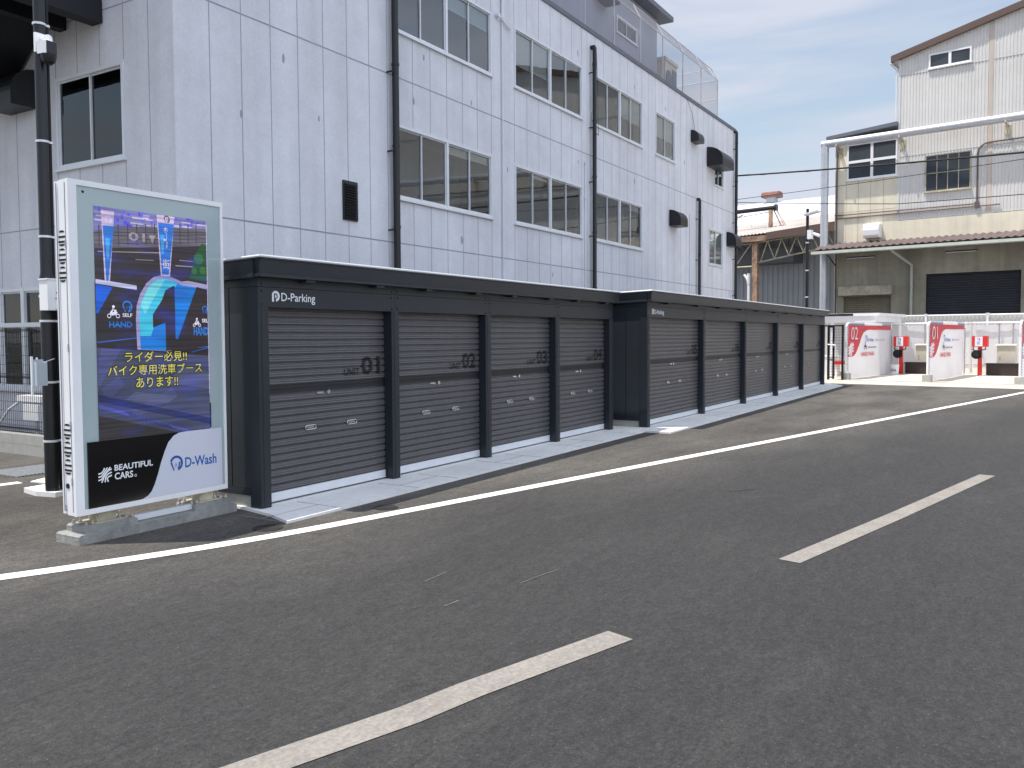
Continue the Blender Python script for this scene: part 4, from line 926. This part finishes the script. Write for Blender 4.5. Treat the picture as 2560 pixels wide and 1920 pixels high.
m.tube([(UW-.05, c_l, 7.7), (UW-.05, c_l, 9.9)]+[(UW-.05, c_l-.45+.45*math.cos(t), 9.9+.45*math.sin(t)) for t in (.4, .8, 1.2, 1.57)]+[(UW-.05, -6, 10.5)], .035, 6)
m.box(UW-.14, UW-.01, 8.15, 8.33, 7.42, 7.70); m.tube([(UW-.06, 14.68, 7.66), (UW-.06, 8.3, 7.62)], .03, 6); m.tube([(UW-.06, 14.68, 7.50), (UW-.06, 7.3, 7.50)], .03, 6)
m.tube([(UW-.06, 14.6, 11.4), (UW-.06, 14.6, 0)], .04, 6)
m.build('conduit', mat('brown_conduit', S(104, 90, 88), .6), FA, smooth=True)
m = MB(T); m.tube([(43.45, 15.05, 0), (43.45, 15.05, 11.21)], .19, 20); m.tube([(43.45, 15.05+.14, 11.21), (43.45, -14, 11.21)], .19, 20)
for k in range(11): m.tube([(43.45, 15.05, .5+k*1.02), (43.45, 15.05, .53+k*1.02)], .196, 20)
for k in range(18): m.tube([(43.45, 14.2-k*1.5, 11.21), (43.45, 14.17-k*1.5, 11.21)], .179, 20)
m.build('exhaust_duct', M['duct'], FA, smooth=True)
for l_ in (14.45, 11.5, 7.05, 2.6, -1.8):
    m = MB(T); m.box(43.3, UW, l_-.03, l_+.03, 10.98, 11.03); m.tube([(43.35, l_, 10.98), (UW, l_, 10.6)], .025, 6); m.box(UW-.03, UW, l_-.12, l_+.12, 10.55, 11.0); m.box(43.25, 43.3, l_-.04, l_+.04, 11.0, 11.12); m.build('duct_bracket', M['rust_pale'], FA)

# lower works building farther right along the lane, seen mirrored in the office windows
LB = rthing('works_building', 44, -24, 0, 'low pale works building with brown roof beyond the frame to the right', 'building')
m = MB(T); m.box(44, 60, -40, -15, 0, 7.2); m.build('wall', M['cap'], LB)
m = MB(T); m.prism([(-40.5, 7.0), (-27.5, 10.2), (-14.5, 7.0), (-14.5, 7.35), (-27.5, 10.55), (-40.5, 7.35)], lambda a, b, t: (t, a, b), 43.6, 60.5); m.prism([(-40, 7.2), (-15, 7.2), (-27.5, 10.2)], lambda a, b, t: (t, a, b), 44.0, 44.2); m.build('roof', M['brown_trim'], LB)

# grey shed with rusty lean-to between office and factory
SH = rthing('grey_shed', 47, 20, 0, 'grey corrugated shed with rusty trussed lean-to between office and factory', 'shed')
m = MB(T); pr = []; l = 30.0
while l > 17.2: pr += [(0, l), (0, l-.22), (.05, l-.24), (.05, l-.30)]; l -= .32
m.sheet(pr, lambda d, l_, t: (51+d, l_, t), 0, 8.2); m.box(50.97, 51.4, 14.3, 17.2, 0, 8.2); m.build('wall', M['grey_corr'], SH)
m = MB(T); m.box(49.4, 50.95, 18.9, 30, 5.95, 6.85); m.build('box_gutter', mat('grey_duct_box', S(112, 118, 126), .6, noise=(1, .05)), SH)
m = MB(T); pr = []; l = 26.0; k = 0
while l > 14.5: pr.append((.05 if k % 2 else 0, l)); l -= .11; k += 1
m.sheet(pr, lambda h_, l_, t: (46.9+t*6, l_, 7.36+h_+(22-l_)*.035+t*1.5), 0, 1); m.build('lean_to_roof', mat('weathered_roof', S(186, 178, 172), .8, noise=(.8, .15)), SH)
m = MB(T); m.prism([(19.5, 7.07), (14.4, 7.32), (14.4, 7.86), (19.5, 7.47)], lambda a, b, t: (t, a, b), 46.78, 46.86); m.build('verge_board', M['brown_trim'], SH)
m = MB(T); m.box(46.85, 47.0, 19.5, 26, 7.02, 7.33); m.build('eave_beam', M['rust'], SH)
m = MB(T); tp = lambda l_: 6.99+(20.1-l_)*.082; bt = lambda l_: 5.83+(20.1-l_)*.155
m.tube([(47.2, 20.1, tp(20.1)), (47.2, 14.6, tp(14.6))], .05, 6); m.tube([(47.2, 20.1, bt(20.1)), (47.2, 14.6, bt(14.6))], .045, 6)
l = 20.0; k = 0
while l > 15:
    a, b = (tp, bt) if k % 2 else (bt, tp); m.tube([(47.2, l, a(l)), (47.2, l-.42, b(l-.42))], .032, 5); l -= .42; k += 1
for zz in (6.95, 5.62): m.tube([(47.2, 20.3, zz), (47.2, 26, zz-.05)], .055, 6)
m.tube([(47.2, 20.6, 6.9), (47.2, 21.6, 5.6)], .035, 6); m.tube([(47.2, 22.9, 6.9), (47.2, 21.9, 5.6)], .035, 6)
m.build('truss', M['rust_pale'], SH)
m = MB(T); m.box(47.0, 47.3, 20.12, 20.30, 0, 7.05); m.box(47.08, 47.22, 20.30, 20.46, 0, 7.04); m.build('column', M['rust'], SH)
m = MB(T); m.tube([(47.0, 20.62, 0), (47.0, 20.62, 4.7), (47.0, 20.75, 4.95), (47.0, 20.9, 5.15)], .075, 10); m.tube([(47.0, 20.62, 4.6), (47.0, 20.62, 5.2)], .095, 10); m.build('downpipe', M['white_paint'], SH, smooth=True)
RK = rthing('pipe_rack', 49.5, 20.2, 7.9, 'black pipe carried by a rusty post above the lean-to roof', 'pipe rack')
m = MB(T); m.tube([(49.5, 20.1, 9.25), (49.5, 26, 9.15)], .13, 10); m.tube([(49.5, 20.1, 9.25), (49.5, 19.95, 9.25)], .2, 10); m.build('pipe', M['black_metal'], RK)
m = MB(T); m.box(49.4, 49.6, 20.25, 20.45, 7.6, 9.13); m.tube([(49.5, 20.2, 9.2), (49.5, 19.5, 7.75)], .04, 5); m.tube([(49.5, 20.1, 9.3), (49.5, 19.35, 7.8)], .02, 5); m.tube([(49.5, 20.1, 9.35), (49.5, 19.25, 7.85)], .02, 5); m.build('post', M['rust'], RK)
m = MB(T); m.tube([(49.5, 22.1, 9.0), (49.5, 26, 7.6)], .05, 6); m.tube([(49.5, 22.0, 8.95), (49.5, 21.2, 7.7)], .02, 5); m.tube([(49.5, 24.0, 8.95), (49.5, 23.3, 7.7)], .02, 5); m.tube([(49.5, 20.5, 9.02), (49.5, 23, 8.8), (49.5, 26, 8.7)], .03, 5); m.build('brace', M['fence_post'], RK)
# far white roof with ridge ventilator
WRf = rthing('white_hall', 70, 28, 0, 'big hall with sunlit white roof and rusty ridge ventilator far behind', 'building')
m = MB(T); m.poly([(54.5, 12, 6.55), (54.5, 48, 6.55), (78, 48, 14.2), (78, 12, 14.2)]); m.poly([(78, 12, 14.2), (78, 48, 14.2), (94, 48, 9), (94, 12, 9)]); m.build('roof', M['white_roof'], WRf)
m = MB(T); m.box(64, 93, 12.3, 47.7, 0, 9.0); m.build('wall', M['grey_corr'], WRf)
m = MB(T); m.m = 0; m.box(77.6, 78.4, 31.55, 32.35, 13.8, 14.62); m.m = 1; m.prism([(-.62, 14.6), (.62, 14.6), (.70, 14.78), (.62, 15.0), (.4, 15.12), (-.4, 15.12), (-.62, 15.0), (-.70, 14.78)], lambda a, b, t: (78+a, t, b), 31.15, 32.75); m.build('roof_ventilator', [M['grey_corr'], mat('faded_red_rust', S(132, 92, 84), .8, noise=(2, .2))], WRf)
# street lamp
LP = rthing('street_lamp', 38.2, 13.98, 0, 'slim black lamp pole with floodlight and small camera behind the far garages', 'street lamp')
m = MB(T); m.tube([(38.2, 13.98, 0), (38.2, 13.98, 7.3)], .065, 12); m.build('pole', M['black_metal'], LP, smooth=True)
m = MB(T); m.prism([(.0, 0), (.55, .10), (.55, .17), (0, .07)], lambda a, b, t: (38.0-t, 13.93-a, 6.96+b), -.1, .35); m.box(38.0, 38.2, 13.85, 14.1, 6.98, 7.08); m.build('floodlight', M['alu'], LP)
m = MB(T); m.poly([(37.67, 13.9, 6.962), (37.67, 13.42, 7.05), (38.08, 13.42, 7.05), (38.08, 13.9, 6.962)]); m.build('lamp_lens', M['vinyl'], LP)
m = MB(T); m.box(38.0, 38.2, 13.72, 13.92, 5.92, 6.32); m.tube([(37.95, 13.66, 6.15), (37.8, 13.3, 6.0)], .07, 10); m.build('security_camera', M['white_paint'], LP)
m = MB(T)
for z_ in (5.75, 4.5, 3.3): m.tube([(38.2, 13.98, z_), (38.2, 13.98, z_+.05)], .075, 12)
m.build('strap', M['alu'], LP)

# overhead cables
def cable(pts, r, label):
    m = MB(T); out_ = []
    for (p, r_) in zip(pts, pts[1:]):
        p, r_ = Vector(p), Vector(r_)
        for k in range(16):
            t = k/16; v = p.lerp(r_, t); v.z -= .12*4*t*(1-t)*((r_-p).length/12)**2*.35; out_.append(v)
    out_.append(Vector(pts[-1])); m.tube(out_, r, 6)
    if r > .015: 
        m.tube([v+Vector((.0, .0, .02*math.sin(i*2.2))) for i, v in enumerate(out_)], r*.7, 5)
    return tag(m.build('overhead_cable', M['rubber'], None, smooth=True), label, 'cable', 'overhead cables from office to the right')
cable([(33.3, 15.2, 8.22), (30, 4.38, 7.13), (28, -8, 7.3)], .032, 'thick twisted black cable, highest of the three overhead wires')
cable([(33.3, 15.2, 7.24), (31, 8.2, 6.98), (29, -8, 7.4)], .011, 'thin overhead wire, middle of the three')
cable([(33.3, 15.2, 7.13), (30, 7.97, 5.94), (29, 4.2, 5.72), (28, -8, 5.7)], .014, 'thin black overhead wire, lowest of the three')

# ------------------------------------------------------------------ wash bays
WFc = rthing('boundary_fence', 39, 9, 0, 'white ribbed boundary fence behind the wash bays', 'fence')
m = MB(T); pr = []; l = 16.5
while l > -16: pr += [(0, l), (0, l-.07), (.03, l-.085), (.03, l-.135)]; l -= .15
m.sheet(pr, lambda d, l_, t: (39+d, l_, t), .0, 2.36); m.build('panel', M['white_corr'], WFc)
m = MB(T); m.tube([(38.95, 16.5, 2.40), (38.95, -16, 2.40)], .035, 8); m.build('rail', M['white_paint'], WFc)
for l_ in (13.8, 11.48, 9.15, 6.83, 4.5, 2.2, -.1, -2.4): m = MB(T); m.tube([(38.93, l_, 0), (38.93, l_, 2.44)], .045, 8); m.tube([(38.93, l_, 2.44), (38.93, l_, 2.47)], .065, 8); m.build('post', M['white_paint'], WFc)
LT = rthing('wash_shelter', 35, 10.9, 0, 'low white flat-roofed shelter behind the black gate', 'shelter')
m = MB(T); m.box(34.0, 37.6, 9.78, 12.6, 2.10, 2.33); m.box(33.95, 37.6, 9.62, 12.6, 2.331, 2.44); m.build('roof', M['white_paint'], LT)
m = MB(T); m.box(33.93, 33.948, 10.6, 12.4, 2.345, 2.425); m.build('dark_strip', M['rubber'], LT)
m = MB(T); m.box(37.3, 37.38, 9.8, 12.6, .03, 2.1); m.build('back_wall', M['vinyl'], LT)
for l_ in (11.45, 12.4): m = MB(T); m.box(34.1, 34.2, l_-.05, l_+.05, .03, 2.1); m.build('post', M['white_paint'], LT)

def partition(l, num, label):
    Pn = rthing('wash_partition', 30.6, l, 0, label, 'partition', 'white wash bay partitions')
    m = MB(T)
    def bulge(u, z): return -.05*math.sin(math.pi*min(1, max(0, (u-30.62)/5.3)))*math.exp(-z*1.6)-.015*math.sin(u*2.1+z*3)
    nu, nz = 60, 24; vs, fs = [], []
    for i in range(nu+1):
        for k in range(nz+1):
            u = 30.66+5.26*i/nu; z = .05+1.90*k/nz; lo = .06*math.sin(i*.45)*(1-k/nz)**3
            vs.append((u, l+bulge(u, z)+lo*.4, z))
    for i in range(nu):
        for k in range(nz): a = i*(nz+1)+k; fs.append((a, a+nz+1, a+nz+2, a+1))
    m.add(vs, fs); cu = m.build('curtain', M['curtain'], Pn, smooth=True)
    fn = lambda a, b: (a, l-.075, b)
    def decal(mm):                                          # follows the sheet
        mm.v = [tuple(T @ Vector((u, y_+bulge(u, z)+.05, z))) for (u, y_, z) in [tuple(T.inverted() @ Vector(v)) for v in mm.v]]; return mm
    m = MB(T)
    for k in range(26):
        a, b = 30.66+5.26*k/26, 30.66+5.26*(k+1)/26; m.poly([fn(a, 1.79), fn(b, 1.79), fn(b, 1.945), fn(a, 1.945)])
    cv = [(33.06, 1.79), (32.80, 1.77), (32.61, 1.73), (32.42, 1.68), (32.28, 1.61), (32.10, 1.49), (31.96, 1.37), (31.80, 1.21), (31.65, 1.07), (31.55, .97), (31.44, .90), (31.32, .85), (31.18, .825), (30.95, .82), (30.662, .82)]
    for (a, b), (c, d) in zip(cv, cv[1:]): m.poly([fn(30.662, b), fn(30.662, d), fn(c, d), fn(a, b)])
    decal(m).build('red_print', M['red_vinyl'], cu)
    fn = lambda a, b: (a, l-.08, b)
    m = MB(T); (text(m, num, fn, 30.93, 31.66, 1.44, 1.88, -.012) if num else None); strokes_logo(m, fn, 30.68, .84, .56, .48)
    decal(m).build('lettering', M['letter_white'], cu)
    def put(build, mt):
        if not num: return
        mm = MB(T); build(mm); decal(mm).build('lettering', M[mt], cu)
    put(lambda mm: (wash_logo(mm, fn, 32.62, 1.32, .26, (0, -.004, 0)), text(mm, 'D-Wash', fn, 32.95, 33.62, 1.35, 1.47, .03)), 'letter_blue')
    put(lambda mm: (text(mm, 'BEAUTIFUL CARS', fn, 34.05, 35.0, 1.37, 1.43, .02), strokes_logo(mm, fn, 33.86, 1.345, .14, .11)), 'joint')
    def bike(mm):
        for cx in (32.47, 32.70):
            for b_ in band(arc(cx, 1.13, .055, 0, 360, 12), .03): mm.poly([fn(*p) for p in b_])
        mm.poly([fn(*p) for p in ((32.48, 1.14), (32.7, 1.14), (32.66, 1.21), (32.52, 1.22))]); mm.poly([fn(*p) for p in ((32.52, 1.2), (32.6, 1.2), (32.62, 1.28), (32.56, 1.29))]); mm.poly([fn(*p) for p in arc(32.6, 1.32, .035, 0, 360, 10)])
        text(mm, 'HAND BIKE WASH', fn, 32.9, 33.97, 1.105, 1.165, .03)
    put(bike, 'letter_black')
    put(lambda mm: text(mm, 'HAND WASH', fn, 32.05, 33.68, .81, .97, .035), 'letter_red')
    m = MB(T); m.tube([(30.52, l, .1), (30.52, l, 1.9), (30.6, l, 1.99), (30.75, l, 2.02), (35.95, l, 2.02), (36.0, l, 1.95), (36.0, l, .03)], .035, 8); m.tube([(32.6, l-.01, 2.0), (34.6, l-.01, 2.0)], .06, 8); m.build('frame_pipe', M['white_paint'], Pn, smooth=True)
    m = MB(T); z = .3; k = 0; pts = []
    while z < 1.9: pts.append((30.47 if k % 2 else 30.68, l-.03, z)); z += .045; k += 1
    m.tube(pts, .009, 4); pts = []; u = 30.7; k = 0
    while u < 35.9:
        if not 32.5 < u < 34.6: pts.append((u, l-.03, 2.06 if k % 2 else 1.93))
        elif pts: m.tube(pts, .009, 4); pts = []
        u += .07; k += 1
    if len(pts) > 1: m.tube(pts, .009, 4)
    pts = []; z = .1; k = 0
    while z < 1.9: pts.append((35.9 if k % 2 else 36.06, l-.03, z)); z += .05; k += 1
    m.tube(pts, .011, 4); m.build('lacing_rope', M['joint'], Pn)
    m = MB(T); m.box(30.38, 30.66, l-.13, l+.13, .03, .25); m.build('base_block', M['concrete'], Pn)
partition(9.75, '02', 'white wash bay partition printed with red panel and number 02')
partition(7.10, '01', 'white wash bay partition printed with red panel and number 01')
partition(4.43, '', 'white wash bay partition with red panel, cut by the right picture edge')
def back_screen(l1, l0, label):
    Bk = rthing('back_screen', 37.3, (l0+l1)/2, 0, label, 'screen', 'white back screens of the wash bays')
    m = MB(T); vs, fs = [], []; nl, nz = 24, 8
    for i in range(nl+1):
        for k in range(nz+1): ll = l0+(l1-l0)*i/nl; z = .42+1.55*k/nz; vs.append((37.32+.012*math.sin(ll*5+z)+.006*math.sin(ll*11), ll, z))
    for i in range(nl):
        for k in range(nz): a = i*(nz+1)+k; fs.append((a, a+1, a+nz+2, a+nz+1))
    m.add(vs, fs); m.build('sheet', M['curtain'], Bk, smooth=True)
    m = MB(T); m.tube([(37.2, l1, 2.05), (37.2, l0, 2.05)], .035, 8); m.tube([(36.0, l1-.02, 2.05), (37.2, l1-.02, 2.05)], .03, 8); m.build('rail', M['white_paint'], Bk, smooth=True)
    m = MB(T)
    for ll in (l0+.55, l0+1.15, l0+1.62): m.tube([(37.22, ll, .03), (37.22, ll, 2.03)], .03, 8)
    m.tube([(37.18, l1, .42), (37.18, l0, .42)], .02, 6); m.build('pole', M['fence_wire'], Bk, smooth=True)
    m = MB(T); m.box(37.35, 37.45, l0, l1, .035, .40); m.build('kerb', M['pale_concrete'], Bk)
back_screen(9.7, 7.15, 'white back screen behind the bucket and payment post, bay 02')
back_screen(7.05, 4.5, 'white back screen behind the red payment post, bay 01')
def kiosk(l, label):
    K_ = rthing('payment_post', 35.9, l, 0, label, 'payment post', 'red payment posts of the wash bays')
    m = MB(T); m.box(35.84, 35.98, l-.065, l+.065, .035, 1.14); m.build('post', M['red'], K_)
    m = MB(T); m.box(35.78, 36.02, l-.27, l+.26, 1.13, 1.535); m.build('head', M['red'], K_)
    m = MB(T); m.box(35.774, 35.7795, l-.10, l+.155, 1.15, 1.515); nb = m.build('notice', M['vinyl'], K_)
    fn = lambda a, b: (35.7725, l+.03-a, b)
    m = MB(T); wash_logo(m, fn, -.055, 1.36, .11, (-.002, 0, 0)); 
    for k in range(5): m.poly([fn(-.06, 1.32-k*.025), fn(.06-.02*(k % 2), 1.32-k*.025), fn(.06-.02*(k % 2), 1.33-k*.025), fn(-.06, 1.33-k*.025)])
    m.build('lettering', M['letter_blue'], nb)
    m = MB(T); m.tube([(35.74, l+.10, .84), (35.84, l+.10, .84)], .17, 16); m.tube([(35.70, l+.10, .84), (35.74, l+.10, .84)], .11, 16); m.box(35.74, 35.84, l-.07, l+.02, .72, 1.0); m.tube([(35.8, l+.2, 1.13), (35.78, l+.22, 1.02), (35.75, l+.12, .98)], .02, 6); m.tube([(35.8, l-.2, 1.13), (35.78, l-.2, 1.03), (35.8, l-.05, 1.0)], .018, 6); m.build('hose_reel', M['rubber'], K_, smooth=True)
kiosk(9.33, 'red payment post beside the white bucket in bay 02'); kiosk(6.53, 'red payment post in front of the back screen in bay 01')
def bench(l1, l0, label):
    B_ = rthing('storage_bench', 36.2, (l0+l1)/2, 0, label, 'storage bench', 'dark storage benches of the wash bays')
    m = MB(T); m.box(36.2, 36.65, l0, l1, .05, .46); m.build('box', M['dark_brown'], B_)
    m = MB(T); m.box(36.16, 36.68, l0-.02, l1+.02, .461, .50); m.build('lid', M['shutter_dark'], B_)
bench(9.25, 8.1, 'dark brown storage bench next to the red payment post in bay 02'); bench(6.37, 5.25, 'dark brown storage bench below the beige cabinet in bay 01')
def cabinet(l1, l0, label):
    C_ = rthing('beige_cabinet', 36.95, (l0+l1)/2, 0, label, 'cabinet', 'beige electrical cabinets of the wash bays')
    m = MB(T); m.box(36.8, 37.1, l0, l1, .12, 1.17); m.build('body', M['beige_box'], C_)
    m = MB(T); m.prism([(36.74, 1.171), (37.12, 1.171), (37.12, 1.23), (36.76, 1.20)], lambda a, b, t: (a, t, b), l0-.03, l1+.05); m.build('lid', M['beige_box'], C_)
    m = MB(T); m.box(36.79, 36.799, l1-.12, l1-.07, .62, .76); m.build('handle', M['chrome'], C_)
cabinet(9.0, 8.25, 'beige electrical cabinet above the dark bench in bay 02'); cabinet(6.12, 5.5, 'beige electrical cabinet above the dark bench in bay 01')
m = MB(T); m.tube([(35.4, 9.42, .035), (35.4, 9.42, .40), (35.4, 9.42, .405), (35.4, 9.42, .42)], [.135, .155, .165, .165], 18)
m.m = 1; text(m, 'DG', lambda a, b: (35.4-.148*math.cos(a), 9.42-.148*math.sin(a), b), -.75, .55, .16, .26, .04)
tag(m.build('bucket', [M['white_paint'], M['letter_navy']]), 'white bucket with blue letters beside partition 02', 'bucket')
GT = rthing('metal_gate', 30.3, 10.1, 0, 'black metal gate with bar handle between far garage and partition 02', 'gate')
m = MB(T); m.box(30.28, 30.34, 10.26, 10.33, .02, 1.95); m.build('post', M['black_metal'], GT); m = MB(T); m.box(30.28, 30.34, 9.77, 9.83, .02, 1.96); m.build('post', M['black_metal'], GT)
m = MB(T); m.box(30.22, 30.27, 10.07, 10.13, .05, 1.93); m.box(30.22, 30.27, 10.13, 10.25, 1.86, 1.90); m.box(30.22, 30.27, 10.13, 10.25, .09, .13); m.box(30.22, 30.26, 10.13, 10.25, .70, .74); m.box(30.29, 30.33, 9.83, 10.6, 1.90, 1.95); m.build('leaf', M['black_metal'], GT)
m = MB(T)
for k in range(18): m.box(30.30, 30.308, 9.83, 10.26, .1+k*.1, .106+k*.1)
for k in range(8): m.box(30.308, 30.314, 9.85+k*.055, 9.855+k*.055, .1, 1.88)
m.build('mesh_panel', M['black_metal'], GT)
m = MB(T); m.tube([(30.18, 10.28, 1.27), (30.18, 10.0, 1.24)], .022, 6); m.box(30.17, 30.22, 10.05, 10.12, 1.18, 1.34); m.build('handle', M['chrome'], GT)
RB = rthing('red_bench', 33, 10.75, 0, 'small red topped bench behind the black gate', 'bench')
m = MB(T); m.box(32.9, 33.3, 10.4, 10.98, .47, .60); m.build('seat', M['red'], RB)
for l_ in (10.46, 10.9): m = MB(T); m.box(32.95, 33.25, l_-.04, l_+.04, .015, .47); m.build('leg', M['white_paint'], RB)
SB = rthing('white_box', 33.6, 11.3, 0, 'white storage box behind the black gate', 'box')
m = MB(T); m.box(33.3, 34.0, 11.1, 11.9, .015, .75); m.build('body', M['vinyl'], SB); m = MB(T); m.box(33.27, 34.03, 11.07, 11.93, .751, .80); m.build('lid', M['white_paint'], SB)
